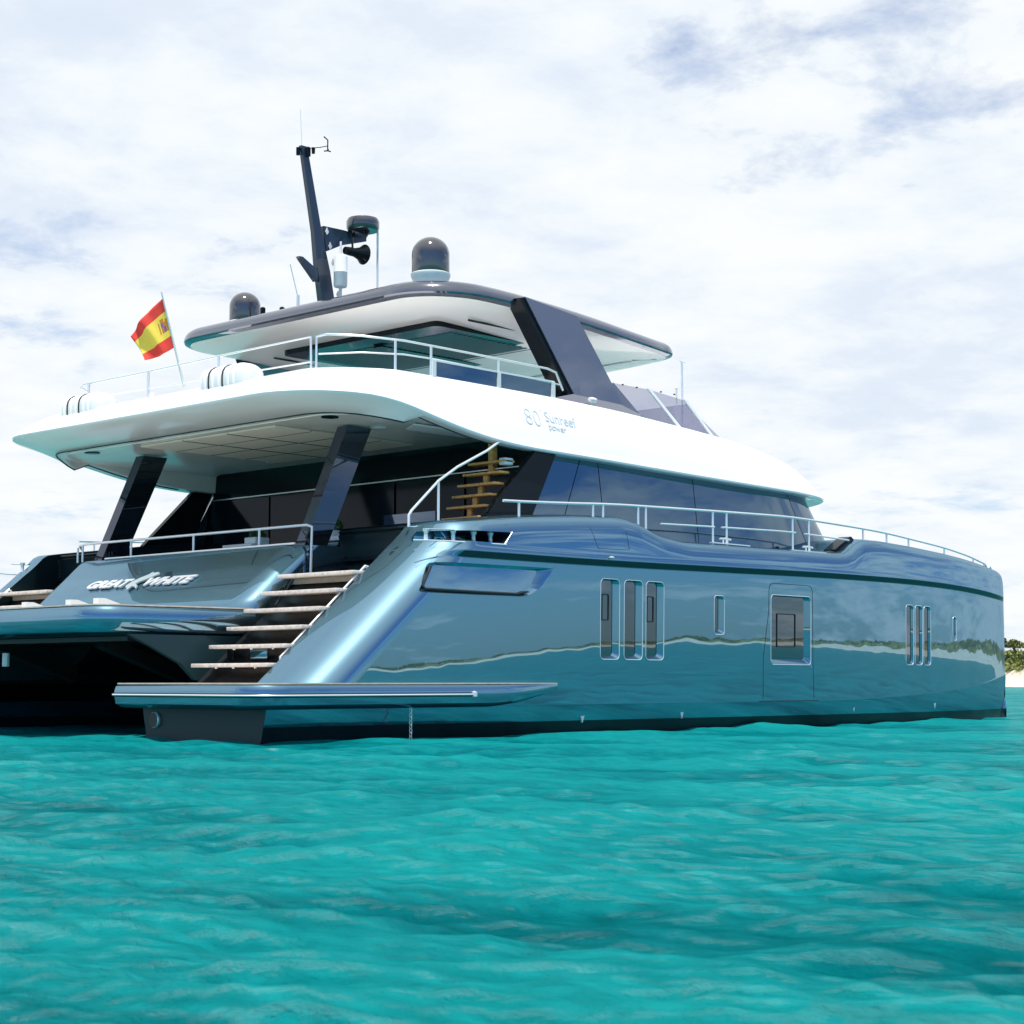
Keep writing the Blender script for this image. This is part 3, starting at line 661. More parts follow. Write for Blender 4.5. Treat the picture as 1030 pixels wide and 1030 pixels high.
# ---- pillars
pil = MB()
x0, z0, x1, z1 = 4.02, 2.70, 4.98, 4.90
def pring(x, z, w=.23, d=.50): return [(x, -2.82 - w / 2, z), (x + d, -2.82 - w / 2, z), (x + d, -2.82 + w / 2, z), (x, -2.82 + w / 2, z)]
pil.loft([pring(x0, z0, .23, .46), pring(x1, z1, .25, .52)]); pillar = pil.build('pillar', M_pillar, Y, 20)
b = MB(); b.loft([pring(x0 + .10, 2.88, .26, .38), pring(x0 + .02, 2.60, .30, .6)]); b.build('pillar_foot', M_dark, pillar, 20)
mirror(pillar)
# ---- upper deck: overhang, fascia band and coaming
def offset(P, d):
    """inset closed polyline by d (per point or constant), points ordered with the interior on the left"""
    n = len(P); out = []
    for i in range(n):
        a = Vector(P[i - 1]); b = Vector(P[(i + 1) % n]); t = (b - a).normalized(); nn = Vector((t.y, -t.x))
        dd = d[i] if hasattr(d, '__len__') else d
        out.append((P[i][0] + nn.x * -dd * -1, P[i][1] + nn.y * -dd * -1) if False else (P[i][0] - nn.x * dd, P[i][1] - nn.y * dd))
    return out
def plan(xa, ya, ca, cb, xs, ys, xf, n, n1=8, n2=12, n3=30, n4=30):
    """half plan on starboard from the aft centre to the front centre"""
    P = [(xa, -y) for y in np.linspace(0, ya - cb, n1)]
    P += [(xa + ca * (1 - math.cos(t)), -(ya - cb) - cb * math.sin(t)) for t in np.linspace(0, PI / 2, n2)[1:]]
    P += [(x, -(ya + (ys - ya) * (x - xa - ca) / (xs - xa - ca))) for x in np.linspace(xa + ca, xs, n3)[1:]]
    P += [(xs + (xf - xs) * math.sin(t) ** (2 / n), -ys * max(0, math.cos(t)) ** (2 / n)) for t in np.linspace(0, PI / 2, n4)[1:]]
    P[-1] = (xf, 0)
    return P
def closed(P): return [p for p in P] + [(x, -y) for x, y in P[::-1][1:-1]]
ZL = [(2.6, 5.10), (3.6, 5.10), (4.3, 5.04), (5, 4.88), (6, 4.68), (7, 4.575), (9, 4.535), (11.5, 4.475), (14, 4.42), (16, 4.42), (17, 4.45), (19, 4.50)]
ZT = [(2.6, 5.60), (6, 5.60), (8.2, 5.58), (10, 5.53), (12.2, 5.40), (13.4, 5.31), (14.8, 5.13), (15.7, 5.00), (16.5, 4.88), (17.2, 4.80), (18.6, 4.76)]
def ruled(Fl, base, n, flip):
    h = n // 2
    for i in range(0, h):
        a, b = i, i + 1; c, d = (n - b) % n, (n - a) % n
        q = [base + a, base + b, base + c, base + d]; q2 = []
        for v in q:
            if v not in q2: q2.append(v)
        if len(q2) > 2: Fl.append(tuple(q2[::-1] if flip else q2))
def upper():
    P = closed(plan(2.8, 4.82, 1.9, 1.55, 13.5, 4.92, 18.6, 2.6)); n = len(P)
    # outward normals for direction dependent insets
    nrm = []
    for i in range(n):
        t = (Vector(P[(i + 1) % n]) - Vector(P[i - 1])).normalized(); nrm.append((-t.y if False else t.y, -t.x))
    Q = offset(P, .05); sgn = 1 if Q[len(Q) // 4][1] > P[len(P) // 4][1] else -1   # starboard point must move towards the centre
    ins = lambda d: offset(P, [sgn * v for v in d])
    aftness = [max(0, -(P[i][0] - 4.6) / 1.8) if P[i][0] < 4.6 else 0 for i in range(n)]
    aftness = [min(1, a) ** .7 if a > 0 else 0 for a in aftness]
    frontness = [min(1, max(0, (P[i][0] - 14.6) / 2.5)) for i in range(n)]
    zl = [float(interp(p[0], ZL, .5)) for p in P]
    ti = [.40 + .42 * a + .0 * f for a, f in zip(aftness, frontness)]
    rings = []; mi = []
    def add(d, zf):
        Q = ins(d); rings.append([(x, y, zf(i, x)) for i, (x, y) in enumerate(Q)])
    ui = [.26 + .62 * a for a in aftness]
    # ceiling
    zin = lambda i, x: (4.90 + (zl[i] - 5.10) * .9 if x < 8 else zl[i] - .03) if zl[i] > 4.9 else max(zl[i] - .005, min(zl[i] + .0, 4.9))
    add([u + .22 for u in ui], lambda i, x: max(4.93, zin(i, x) + .04) if P[i][0] < 8.3 else zl[i] + .02)
    add([u + .10 for u in ui], lambda i, x: max(4.90, zin(i, x) + .02) if P[i][0] < 8.3 else zl[i] + .01)
    add([u + .07 for u in ui], lambda i, x: zin(i, x) + .015)
    add(ui, lambda i, x: zin(i, x))
    add([u * .5 for u in ui], lambda i, x: zin(i, x) * .5 + zl[i] * .5 - .015 * aftness[i])
    add([.06] * n, lambda i, x: zl[i] - .012 + (zin(i, x) - zl[i]) * .06)
    add([.012] * n, lambda i, x: zl[i] + .000)
    add([0] * n, lambda i, x: zl[i] + .028)
    add([.012] * n, lambda i, x: zl[i] + .06)
    for t in (.1, .2, .35, .5, .65, .8, .92):
        def zf(i, x, t=t):
            zt = float(interp(x, ZT, .5)); return zl[i] + .06 + (max(zt, zl[i] + .12) - zl[i] - .06) * (math.sin(t * PI / 2) * .35 + t * .65)
        add([v * (t * .8 + .2 * t * t) + .012 for v in ti], zf)
    top = lambda i, x: max(float(interp(x, ZT, .5)), zl[i] + .12)
    add([v + .01 for v in ti], lambda i, x: top(i, x)); add([v + .05 for v in ti], lambda i, x: top(i, x) + .012); add([v + .2 for v in ti], lambda i, x: top(i, x) + .014)
    nb = len(rings)
    TR = [[(x, y, z - .002) for x, y, z in rings[3] if x < 7.2], [(x, y, 4.902 if x < 4.9 else z) for x, y, z in rings[0] if x < 4.9]]
    V = [p for r in rings for p in r]; F = []; MI = []
    for j in range(nb - 1):
        for i in range(n):
            k = (i + 1) % n; F.append((j * n + i, j * n + k, (j + 1) * n + k, (j + 1) * n + i)); MI.append(1 if j < 2 else 0)
    c0 = len(F); ruled(F, 0, n, True); MI += [1] * (len(F) - c0); c0 = len(F)
    # crowned deck: a centre line of points so that the roof is not a flat sheet
    ruled(F, (nb - 1) * n, n, False); MI += [0] * (len(F) - c0)
    o = obj('upper_deck', V, F, [M_white, M_soffit], Y, MI, 30)
    for pts, rr, m_ in ((TR[0], .014, M_fair), (TR[1], .012, M_white)):
        a = [p for p in pts if p[1] <= 0]; c = [p for p in pts if p[1] > 0]; a.sort(key=lambda p: -(p[0] + p[1] * .001)); 
        st_ = sorted([p for p in pts if p[1] < -.01], key=lambda p: math.atan2(-p[1], p[0] - 9)); 
        MB().tube(st_ + [(st_[-1][0], 0, st_[-1][2])] + [(x, -y, z) for x, y, z in st_[::-1]], rr, n=6).build('ceiling_trim', m_, o)
    return o
ud = upper(); UB = bvh(ud)
def uy(x, z):
    h = UB.ray_cast(Vector((x, -12, z)), Vector((0, 1, 0))); return h[0].y if h[0] else -4.8
# ceiling panels, downlights, hatch
cp = MB()
for i in range(4):
    for j in range(3):
        xa = 4.25 + i * .78; ya = 1.75 - j * 1.25
        cp.box(xa, xa + (.765 if i != 1 else .755), ya - 1.235, ya, 4.895, 4.925)
        if j == 0: pass
cpo = cp.build('ceiling_panel', M_panel, ud, 0)
cq = MB()
for y in (.505, -.745): cq.box(4.25, 7.36, y - .014, y + .014, 4.888, 4.91)
for x in (5.02, 5.80, 6.58): cq.box(x - .006, x + .006, -1.99, 1.75, 4.890, 4.91)
cq.build('panel_seam', M_seam, cpo, 0)
for x, y in ((4.25, -3.35), (5.6, -3.0), (6.4, -3.3), (6.6, 1.8), (4.2, 3.2), (7.2, 0.2), (7.2, -1.4), (7.3, 1.9)):
    r = .14 if x < 6 else .09
    MB().lathe((x, y, 4.915), [(r, .01), (r, -.008), (r * .8, -.012), (0, -.012)], n=20).build('ceiling_speaker' if r > .1 else 'downlight', M_gloss if (x == 4.25 or y == 3.2) else M_plast, ud)
b = MB(); b.prism(rpoly([(5.6, -3.85), (7.3, -3.85), (7.3, -3.35), (5.9, -3.35)], .03), 4.885, 4.91, plane='XY'); ha = b.build('stair_hatch', M_plast, ud, 0)
# lettering
def text_mesh(body, size, shear=0.0, off=0.0, sx=1.0, ext=0.0):
    c = bpy.data.curves.new('t', 'FONT'); c.body = body; c.size = size; c.shear = shear; c.offset = off; c.extrude = ext; c.resolution_u = 4
    o = bpy.data.objects.new('t', c); COL.objects.link(o); bpy.context.view_layer.update()
    me = bpy.data.meshes.new_from_object(o.evaluated_get(bpy.context.evaluated_depsgraph_get()))
    V = [(v.co.x * sx, v.co.y, v.co.z) for v in me.vertices]; F = [tuple(p.vertices) for p in me.polygons]
    bpy.data.objects.remove(o); return V, F
def band_text(body, size, x0, z0, slope, **k):
    V, F = text_mesh(body, size, ext=.004, **k); out = []
    for a, b, c in V:
        x = x0 + a; z = z0 + b + slope * a; out.append((x, uy(x, z) - .004 - c, z))
    return out, F
lt = MB()
for args in (('80', .42, 7.32, 5.00, -.05, dict(off=-.009, sx=.95)), ("'", .27, 7.76, 5.13, -.05, dict(off=-.004)), ('Sunreef', .26, 7.83, 5.10, -.05, dict(off=.001, sx=.95)), ('power', .165, 7.86, 4.96, -.05, dict(off=.001))):
    V, F = band_text(*args[:5], **args[5]); lt.add(V, F)
lt.build('fascia_lettering', M_grey, ud, 0)
# transom lettering with the shark emblem
def tpt(a, b, e):   # a along +(-Y), b up the raked panel
    d = Vector((.78, 0, .69)).normalized(); nn = Vector((-.69, 0, .78)).normalized(); p = Vector((3.0, 0, 2.17)) + d * b + nn * e; return (p.x, -a, p.z)
for body, a0, sz in (('GREAT', -1.78, .25), ('WHITE', -.14, .25)):
    tl = MB(); V, F = text_mesh(body, sz, shear=.42, off=.013, sx=1.22 if body == 'GREAT' else 1.30, ext=.012)
    wd = max(v[0] for v in V); k = (1.30 if body == 'GREAT' else 1.40) / wd
    tl.add([tpt(a0 + v[0] * k, .25 + v[1], .014 + v[2]) for v in V], F)
    tl.build('name_lettering', M_letter, tr, 0)
sh = [(.34, .33), (.42, .44), (.62, .56), (.84, .66), (.90, .76), (.96, .69), (1.10, .72), (1.19, .70), (1.22, .64), (1.10, .58), (.92, .50), (.72, .42), (.66, .36), (.80, .30), (.84, .20), (.72, .27), (.60, .28), (.55, .16), (.46, .24), (.37, .26)]
sh = [((a - .34) * .72 - .54, b * .80 + .0) for a, b in sh]
MB().loft([[tpt(a, b, .002) for a, b in sh], [tpt(a, b, .03) for a, b in sh]]).build('shark_emblem', mat('emblem_grey', (0.42, 0.50, 0.52), 0.35, 0.3), tr, 0)
# ---- salon: glass sides, raked front, dark fins, aft bulkhead
def sal(u, v, e=0.0):
    b = 4.70 - .10 * v + e; a = 5.5 - 1.7 * v + e; zt = float(interp(min(u, 16), ZL, .5)) + .015
    if u <= 13.8: x, y = u, b
    else:
        t = min(1, (u - 13.8) / 6) * PI / 2; x = 13.8 + a * math.sin(t) ** (2 / 3.0); y = b * max(0, math.cos(t)) ** (2 / 3.0)
    return (x, -y, 3.0 + (zt - 3.0) * v)
core = MB(); rs = []
us = list(np.linspace(8.2, 13.8, 12)) + list(np.linspace(13.8, 19.8, 28)[1:])
for v in (0, 1):
    half = [sal(u, v, -.05) for u in us]; rs.append(half + [(x, -y, z) for x, y, z in half[::-1][1:]])
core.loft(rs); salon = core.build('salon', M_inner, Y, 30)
def glass_panel(ub0, ub1, ut0, ut1, name='side_window'):
    nu, nv = max(3, int(abs(ub1 - ub0) / .22)), 6; G = [[None] * (nv + 1) for _ in range(nu + 1)]; V = []; F = []
    for e in (0.0, -.03):
        for i in range(nu + 1):
            for j in range(nv + 1):
                v = j / nv; s = i / nu; u = (ub0 + (ub1 - ub0) * s) * (1 - v) + (ut0 + (ut1 - ut0) * s) * v; V.append(sal(u, v, e))
    n = (nu + 1) * (nv + 1)
    for i in range(nu):
        for j in range(nv):
            a = i * (nv + 1) + j; q = (a, a + nv + 1, a + nv + 2, a + 1); F.append(q); F.append(tuple(n + k for k in q[::-1]))
    return obj(name, V, F, M_glass, salon, smooth=30, recalc=False)
for a in ((7.22, 8.07, 8.05, 8.80), (8.09, 9.38, 8.82, 9.26), (9.40, 12.02, 9.28, 11.93), (12.04, 14.75, 11.95, 14.5), (14.77, 17.2, 14.52, 17.2), (17.22, 19.8, 17.22, 19.8)):
    mirror(glass_panel(*a))
b = MB(); pth = [sal(7.2, 0, .012), sal(8.03, 1, .012)]; b.tube(pth, .014); b.tube([sal(7.26, 0, .01), sal(8.2, 0, .01)], .012); mirror(b.build('window_frame', M_steel, salon))
b = MB(); b.prism([(6.42, 2.4), (6.36, 3.42), (7.55, 4.58), (8.05, 4.58), (7.19, 3.0), (7.19, 2.4)], -4.74, -4.62); fin = b.build('side_fin', M_gloss, Y, 0); mirror(fin)
b = MB(); b.box(8.0, 8.12, -4.6, 4.6, 2.38, 4.93); bk = b.build('aft_bulkhead', M_gloss, Y, 0)
b = MB(); b.box(7.95, 7.99, -4.6, 4.6, 4.40, 4.418); b.build('door_header', M_steel, bk, 0)
for k in range(5):
    ya = -4.45 + k * 1.8
    MB().box(7.955, 7.985, ya, ya + 1.74, 2.45, 4.37).build('sliding_door', M_gloss, bk, 0)
for y0_, y1_, z0_, z1_ in ((-1.95, -.6, 2.5, 3.78),): MB().box(7.935, 7.95, y0_, y1_, z0_, z1_).build('bar_window', M_pane, bk, 0)
for ya in (-2.72, -2.62): MB().tube([(7.92, ya, 3.0), (7.92, ya, 3.5)], .015).build('door_handle', M_steel, bk)
# ---- side stair with teak treads
ss = empty('side_stair', (0, 0, 0), Y)
for k in range(6):
    x = 6.32 + .125 * k; z = 3.42 + .193 * k; b = MB()
    b.box(x, x + .23, -4.60, -3.74, z - .04, z, bev=.008); b.build('tread', M_teak, ss, 20)
b = MB()
for k in range(6):
    x = 6.42 + .125 * k; z = 3.38 + .193 * k; b.box(x, x + .07, -4.22, -4.12, z - .16, z, bev=.01)
b.box(7.04, 7.16, -4.22, -4.12, 4.3, 4.85, bev=.01); b.build('stringer', M_teak, ss, 20)
b = MB(); b.tube([(4.37, -5.05, 2.95), (4.37, -5.05, 3.26), (4.44, -5.04, 3.34), (5.04, -5.0, 3.84), (5.5, -4.95, 4.10), (6.2, -4.9, 4.42), (6.6, -4.8, 4.62)], .022); hr = b.build('handrail', M_steel, ss)
MB().tube([(5.04, -5.0, 3.1), (5.04, -5.0, 3.83)], .02).build('post', M_steel, ss)
b = MB(); b.box(6.95, 7.15, -4.6, -4.45, 4.3, 4.42, bev=.02); b.build('stair_lamp', M_plast, ss)
# ---- side deck rails (starboard, then mirrored)
def ds(x): return -float(yo(x)) + .20
zr = [(5.5, 3.50), (6.87, 3.56), (8.3, 3.64), (10.8, 3.71), (13.3, 3.77), (14.6, 3.75), (16, 3.725), (17, 3.70), (18, 3.65), (19.8, 3.58), (21.6, 3.47), (22.5, 3.38)]
xs = list(np.linspace(5.65, 22.5, 44)); posts = []
for x in (6.05, 7.6, 7.75, 9.2, 9.35) : posts.append(x)
rp_ = [(x, ds(x), float(interp(x, zr, .5)) + .015) for x in xs]; rp_.append((22.7, ds(22.7), 3.33))
pl = [((x, ds(x), float(zsheer(x)) - .03), (x, ds(x), float(interp(x, zr, .5)) + .01)) for x in (6.0, 7.75, 8.0, 8.9, 9.1, 10.95, 11.35, 13.4, 13.95, 15.96, 16.94, 17.93, 19.77, 21.6, 22.45)]
mids = [[(x, ds(x), float(interp(x, zr, .5)) - .26) for x in np.linspace(a, c, 8)] for a, c in ((9.5, 11.0), (11.2, 13.5), (13.8, 15.4))]
sr = rail('side_rail', rp_, pl, .022, Y, mids)
for x in (11.35, 13.95):
    c = MB(); c.tube([(x - .16, ds(x) + .03, 3.26), (x, ds(x) + .03, 3.275), (x + .16, ds(x) + .03, 3.26)], .018); c.lathe((x - .06, ds(x) + .03, 3.16), [(.03, 0), (.018, .04), (.018, .1)], n=8); c.lathe((x + .06, ds(x) + .03, 3.16), [(.03, 0), (.018, .04), (.018, .1)], n=8); c.build('cleat', M_steel, sr)
for a in (11.0, 13.45): MB().box(a - .1, a + 1.0, ds(a) - .04, ds(a) + .04, 3.165, 3.185).build('rail_base', M_steel, sr)
mirror(sr)
b = MB(); b.prism(rpoly([(15.05, 3.28), (15.2, 3.22), (15.75, 3.50), (15.62, 3.58)], .04), -5.62, -5.35); fl = b.build('fairlead', M_gloss, hull)
MB().tube([(22.75, ds(22.7), 3.31), (22.9, ds(22.9), 3.38), (23.1, ds(23.1), 3.31)], .03).build('bow_fairlead', M_steel, hull)
# ---- fly deck rails
fr = [(3.72, 3.2, 5.62), (3.75, 3.13, 6.05), (3.9, 3.0, 6.13), (3.9, 1.1, 6.14), (3.9, -.98, 6.15), (3.9, -3.27, 6.16)]
o = rail('aft_rail', [(4.3, 3.45, 6.05), (4.0, 3.3, 6.11), (3.9, 3.05, 6.13), (3.9, 1.1, 6.13), (3.9, -1, 6.15), (3.9, -3.28, 6.16), (3.9, -3.30, 5.6)],
     [((3.9, y, 5.58), (3.9, y, 6.14)) for y in (2.9, 1.07, -.92)], .018, Y, [[(3.9, 3.0, 5.86), (3.9, -3.28, 5.76)]], .024)
rail('fly_rail', [(3.9, -3.42, 5.6), (3.9, -3.42, 6.14), (3.96, -3.6, 6.17), (4.3, -4.05, 6.13), (4.9, -4.35, 6.1), (6.2, -4.4, 6.085), (8.2, -4.4, 6.07), (8.42, -4.4, 6.03), (8.60, -4.4, 5.74)],
     [((x, -4.4, 5.58), (x, -4.4, 6.08)) for x in (5.45, 7.0)] + [((4.75, -4.32, 5.6), (4.75, -4.32, 6.1))], .018, Y, [[(3.92, -3.45, 5.87), (4.3, -4.05, 5.87), (4.9, -4.35, 5.88), (5.5, -4.4, 5.88), (7.0, -4.4, 5.86), (8.5, -4.4, 5.83)]])
b = MB(); b.box(5.45, 8.35, -4.43, -4.40, 5.84, 5.87); b.box(5.45, 5.53, -4.44, -4.39, 5.56, 5.85); b.box(8.28, 8.36, -4.44, -4.39, 5.56, 5.85); b.box(6.95, 7.02, -4.44, -4.39, 5.56, 5.85)
wn = b.build('bulwark_window', M_plast, Y, 0); MB().box(5.5, 8.3, -4.41, -4.395, 5.57, 5.845).build('pane', M_glass, wn, 0)
# ---- windscreen
ws = empty('windscreen', (0, 0, 0), Y)
def quad(name, P, m, th=.02, parent=ws):
    nrm = (Vector(P[1]) - Vector(P[0])).cross(Vector(P[-1]) - Vector(P[0])).normalized() * th
    MM = MB().loft([[Vector(p) for p in P], [Vector(p) + nrm for p in P]]); return MM.build(name, m, parent, 0)
for s in (1, -1):
    Yb, Yt = -4.28 * s, -4.12 * s
    quad('pane', [(10.95, Yb, 5.48), (12.00, Yb, 5.42), (11.22, Yt, 6.10), (10.24, Yt, 6.10)], M_tint)
    quad('pane', [(12.03, Yb, 5.42), (12.98, Yb, 5.36), (12.30, Yt, 6.02), (11.28, Yt, 6.10)], M_tint)
    quad('pane', [(13.02, Yb, 5.36), (13.68, Yb + .15 * s, 5.28), (12.52, Yt + .1 * s, 5.96), (12.36, Yt, 6.0)], M_tint)
    quad('frame', [(11.96, Yb - .01 * s, 5.41), (12.06, Yb - .01 * s, 5.41), (11.30, Yt - .01 * s, 6.11), (11.20, Yt - .01 * s, 6.11)], M_plast, .03)
    quad('frame', [(12.95, Yb - .01 * s, 5.35), (13.04, Yb - .01 * s, 5.35), (12.38, Yt - .01 * s, 6.03), (12.29, Yt - .01 * s, 6.03)], M_plast, .03)
    quad('side_panel', [(9.80, Yb, 5.52), (10.95, Yb, 5.46), (10.24, Yt, 6.10), (9.75, Yt, 5.85)], M_leg, .03)
    b = MB(); b.loft([[(8.35, Yb - .10 * s, 5.57), (8.35, Yb + .3 * s, 5.57), (8.42, Yb + .3 * s, 5.60), (8.42, Yb - .06 * s, 5.60)], [(9.0, Yb - .12 * s, 5.55), (9.0, Yb + .3 * s, 5.55), (9.0, Yb + .3 * s, 5.74), (9.0, Yb, 5.74)], [(10.3, Yb - .12 * s, 5.50), (10.3, Yb + .3 * s, 5.50), (10.3, Yb + .3 * s, 5.70), (10.3, Yb, 5.70)], [(11.3, Yb - .1 * s, 5.43), (11.3, Yb + .3 * s, 5.43), (11.3, Yb + .3 * s, 5.48), (11.3, Yb, 5.48)], [(13.4, Yb - .03 * s, 5.30), (13.4, Yb + .2 * s, 5.30), (13.4, Yb + .2 * s, 5.33), (13.4, Yb, 5.33)]])
    b.build('coaming', M_leg, ws, 30)
for a, c in ((-4.0, -1.4), (-1.35, 1.35), (1.4, 4.0)): quad('front_pane', [(13.75, a, 5.3), (13.75, c, 5.3), (12.55, c, 5.98), (12.55, a, 5.98)], M_tint)
for x in (10.5, 10.9, 11.6, 12.0): MB().lathe((x, -4.15, 6.09), [(.02, 0), (.02, .02), (0, .025)], n=8).build('clip', M_rubber, ws)
MB().lathe((9.35, -4.42, 5.66), [(.0, -.09), (.04, -.08), (.05, 0), (.04, .08), (0, .09)], n=12, axis='X').build('side_lamp', M_plast, ws)
# helm seats seen through the screen
for y in (-2.6, -1.4):
    b = MB(); b.box(10.9, 11.5, y - .3, y + .3, 5.5, 5.62, bev=.04); b.box(10.8, 10.95, y - .3, y + .3, 5.6, 6.05, bev=.04); b.build('helm_seat', M_plast, Y)
b = MB(); b.box(4.6, 6.2, -.5, 3.4, 5.6, 5.78, bev=.05); b.build('fly_sofa', M_cush, Y)
# ---- hard top
def hardtop():
    H = [(6.08, -y) for y in np.linspace(0, 2.72, 8)]
    H += [(6.08 + 1.25 * (1 - math.cos(t)), -2.72 - 1.12 * math.sin(t)) for t in np.linspace(0, PI / 2, 12)[1:]]
    H += [(x, -(3.84 - .035 * (x - 9) ** 1.9 if x > 9 else 3.84)) for x in np.linspace(7.33, 12.75, 26)[1:]]
    yc = -H[-1][1]; H += [(12.75 + .55 * math.sin(t) , -(yc - .55 - .12 + (.55 + .12) * math.cos(t))) for t in np.linspace(0, PI / 2, 9)[1:]]
    y0 = -H[-1][1]; H += [(13.30 + .30 * (1 - (y / y0) ** 2), -y) for y in np.linspace(y0, 0, 12)[1:]]
    P = closed(H); n = len(P)
    Q = offset(P, .05); sgn = 1 if Q[n // 4][1] > P[n // 4][1] else -1
    ze = lambda x: float(interp(x, [(6, 7.24), (8, 7.24), (9.8, 7.15), (11.5, 7.08), (14.4, 7.06)], .5))
    rings = []
    for d, h in ((.8, -.08), (.32, -.06), (.13, -.035), (.10, -.03), (.02, .0), (0, .03), (.012, .10), (.06, .18), (.14, .235), (.28, .265), (.5, .285), (.8, .30)):
        rings.append([(x, y, ze(x) + h) for x, y in offset(P, sgn * d)])
    V = [p for r in rings for p in r]; F = []; MI = []
    for j in range(len(rings) - 1):
        for i in range(n):
            k = (i + 1) % n; F.append((j * n + i, j * n + k, (j + 1) * n + k, (j + 1) * n + i)); MI.append(1 if j < 2 else 0)
    c0 = len(F); ruled(F, 0, n, True); MI += [1] * (len(F) - c0); c0 = len(F); ruled(F, (len(rings) - 1) * n, n, False); MI += [0] * (len(F) - c0)
    return obj('hardtop', V, F, [M_dark, M_soffit], Y, MI, 35)
ht = hardtop()
b = MB(); b.prism(rpoly([(7.75, -2.15), (11.6, -2.15), (11.6, 2.15), (7.75, 2.15)], .15), 7.06, 7.2, plane='XY'); lv = b.build('sunroof_frame', M_gloss, ht, 0)
M_slat = mat('reflected_teal_slat', (0.0, 0.15, 0.16), 0.5)  # teal of the reflected water painted into the matte slat colour
b = MB()
for k in range(20):
    x = 8.35 + k * .13; b.loft([[(x, -1.9, 7.05), (x + .085, -1.9, 7.035), (x + .085, -1.9, 7.045), (x, -1.9, 7.06)], [(x, 1.9, 7.05), (x + .085, 1.9, 7.035), (x + .085, 1.9, 7.045), (x, 1.9, 7.06)]])
b.build('sunroof_louvre', M_slat, lv, 0)
MB().box(8.3, 11.0, -.12, .12, 7.02, 7.05).build('louvre_beam', M_gloss, lv, 0)
for y in (-2.7, 2.7): MB().box(8.0, 11.5, y - .012, y + .012, 7.10, 7.135).build('light_strip', M_seam, ht, 0)
for a in ((12.0, -1.4), (12.4, 1.2)): MB().box(a[0], a[0] + 1.0, a[1] - .01, a[1] + .01, 7.05, 7.09).build('light_strip', M_seam, ht, 0)
# legs
lg = MB()
P0 = [(8.10, 7.36), (9.45, 7.22), (10.50, 5.50), (9.18, 5.52)]
lg.loft([[(a, -3.98 if b > 6 else -4.30, b) for a, b in P0], [(a, -3.74 if b > 6 else -4.02, b) for a, b in P0]])
leg = lg.build('hardtop_leg', M_leg, Y, 0)
b = MB(); P1 = [(7.98, 7.33), (8.11, 7.34), (9.22, 5.52), (9.08, 5.52)]
b.loft([[(a, -3.95 if b_ > 6 else -4.26, b_) for a, b_ in P1], [(a - .03, -3.66 if b_ > 6 else -3.92, b_) for a, b_ in P1]]); b.build('leg_inner_face', M_gloss, leg, 0)
mirror(leg)
# ---- domes, mast and gear on the hard top
def dome(c, r, h):
    o = MB().lathe(c, [(r * .98, 0), (r, .02), (r, h - r * .95)] + [(r * math.cos(R(a)), h - r * .95 + r * .95 * math.sin(R(a))) for a in range(10, 91, 10)][:-1] + [(.001, h)], n=40).build('satellite_dome', M_smoke, Y, 60)
    MB().lathe((c[0], c[1], c[2] - .17), [(r * .90, -.2), (r * .92, .02), (r * .98, .08), (r * 1.04, .12), (r * 1.05, .16), (r * .99, .175)], n=40).build('dome_base', M_plast, o)
    MB().lathe((c[0], c[1], c[2] - .32), [(r * .5, -.1), (r * .62, .02), (r * .7, .11)], n=24).build('dome_foot', M_plast, o)
dome((6.80, -2.98, 7.70), .325, .64)
dome((7.0, 2.36, 7.64), .30, .58)
m = empty('mast', (0, 0, 0), Y)
def mring(x, z, d, w): return [(x, -w, z), (x + d, -w, z), (x + d, w, z), (x, w, z)]
MB().loft([mring(6.90, 7.5, .31, .07), mring(6.76, 8.25, .30, .06), mring(6.67, 8.95, .19, .05), mring(6.36, 10.48, .14, .04)]).build('pole', M_mast, m, 20)
MB().loft([[(6.98, -.05, 8.62), (6.90, -.05, 9.08), (6.90, .05, 9.08), (6.98, .05, 8.62)], [(7.35, -.05, 8.80), (7.35, -.05, 9.09), (7.35, .05, 9.09), (7.35, .05, 8.80)], [(7.95, -.05, 8.98), (7.95, -.05, 9.08), (7.95, .05, 9.08), (7.95, .05, 8.98)]]).build('radar_bracket', M_mast, m, 20)
MB().prism([(6.78, 8.05), (6.80, 8.22), (6.42, 8.42), (6.33, 8.42), (6.36, 8.38), (6.74, 8.02)], -.05, .05).build('spreader', M_mast, m, 20)
MB().lathe((7.68, -.25, 9.09), [(.17, 0), (.28, .0), (.305, .04), (.31, .17), (.28, .23), (.1, .26), (0, .26)], n=32).build('radar_dome', M_smoke, m)
MB().tube([(7.55, -.1, 9.1), (7.75, -.25, 9.02), (7.8, -.25, 9.1)], .05).build('radar_foot', M_mast, m)
MB().lathe((7.1, -.42, 0), [(0, 0)], n=3) if False else None
b = MB(); b.lathe((7.10, -.30, 7.93), [(.11, 0), (.125, .03), (.125, .27), (.128, .275), (.125, .28), (.125, .55), (.11, .58), (.02, .6), (.02, .85)], n=24); b.lathe((7.10, -.30, 7.6), [(.03, 0), (.03, .34)], n=10); b.build('radar_reflector', M_plast, m)
b = MB(); b.lathe((7.38, -.35, 8.62), [(.07, -.22), (.08, -.10), (.08, .0), (.12, .14), (.19, .24), (.175, .24), (.10, .14), (0, .05)], n=20, axis='X'); b.tube([(7.36, -.33, 8.7), (7.42, -.25, 8.9), (7.5, -.2, 9.0)], .02); b.build('loudspeaker', M_gloss, m)
b = MB(); b.tube([(7.90, -.42, 7.55), (7.90, -.42, 9.10)], .022); b.build('radar_strut', M_steel, m)
b = MB(); b.tube([(6.40, .0, 10.48), (6.36, 0, 11.15)], .005); b.build('whip_antenna', M_steel, m)
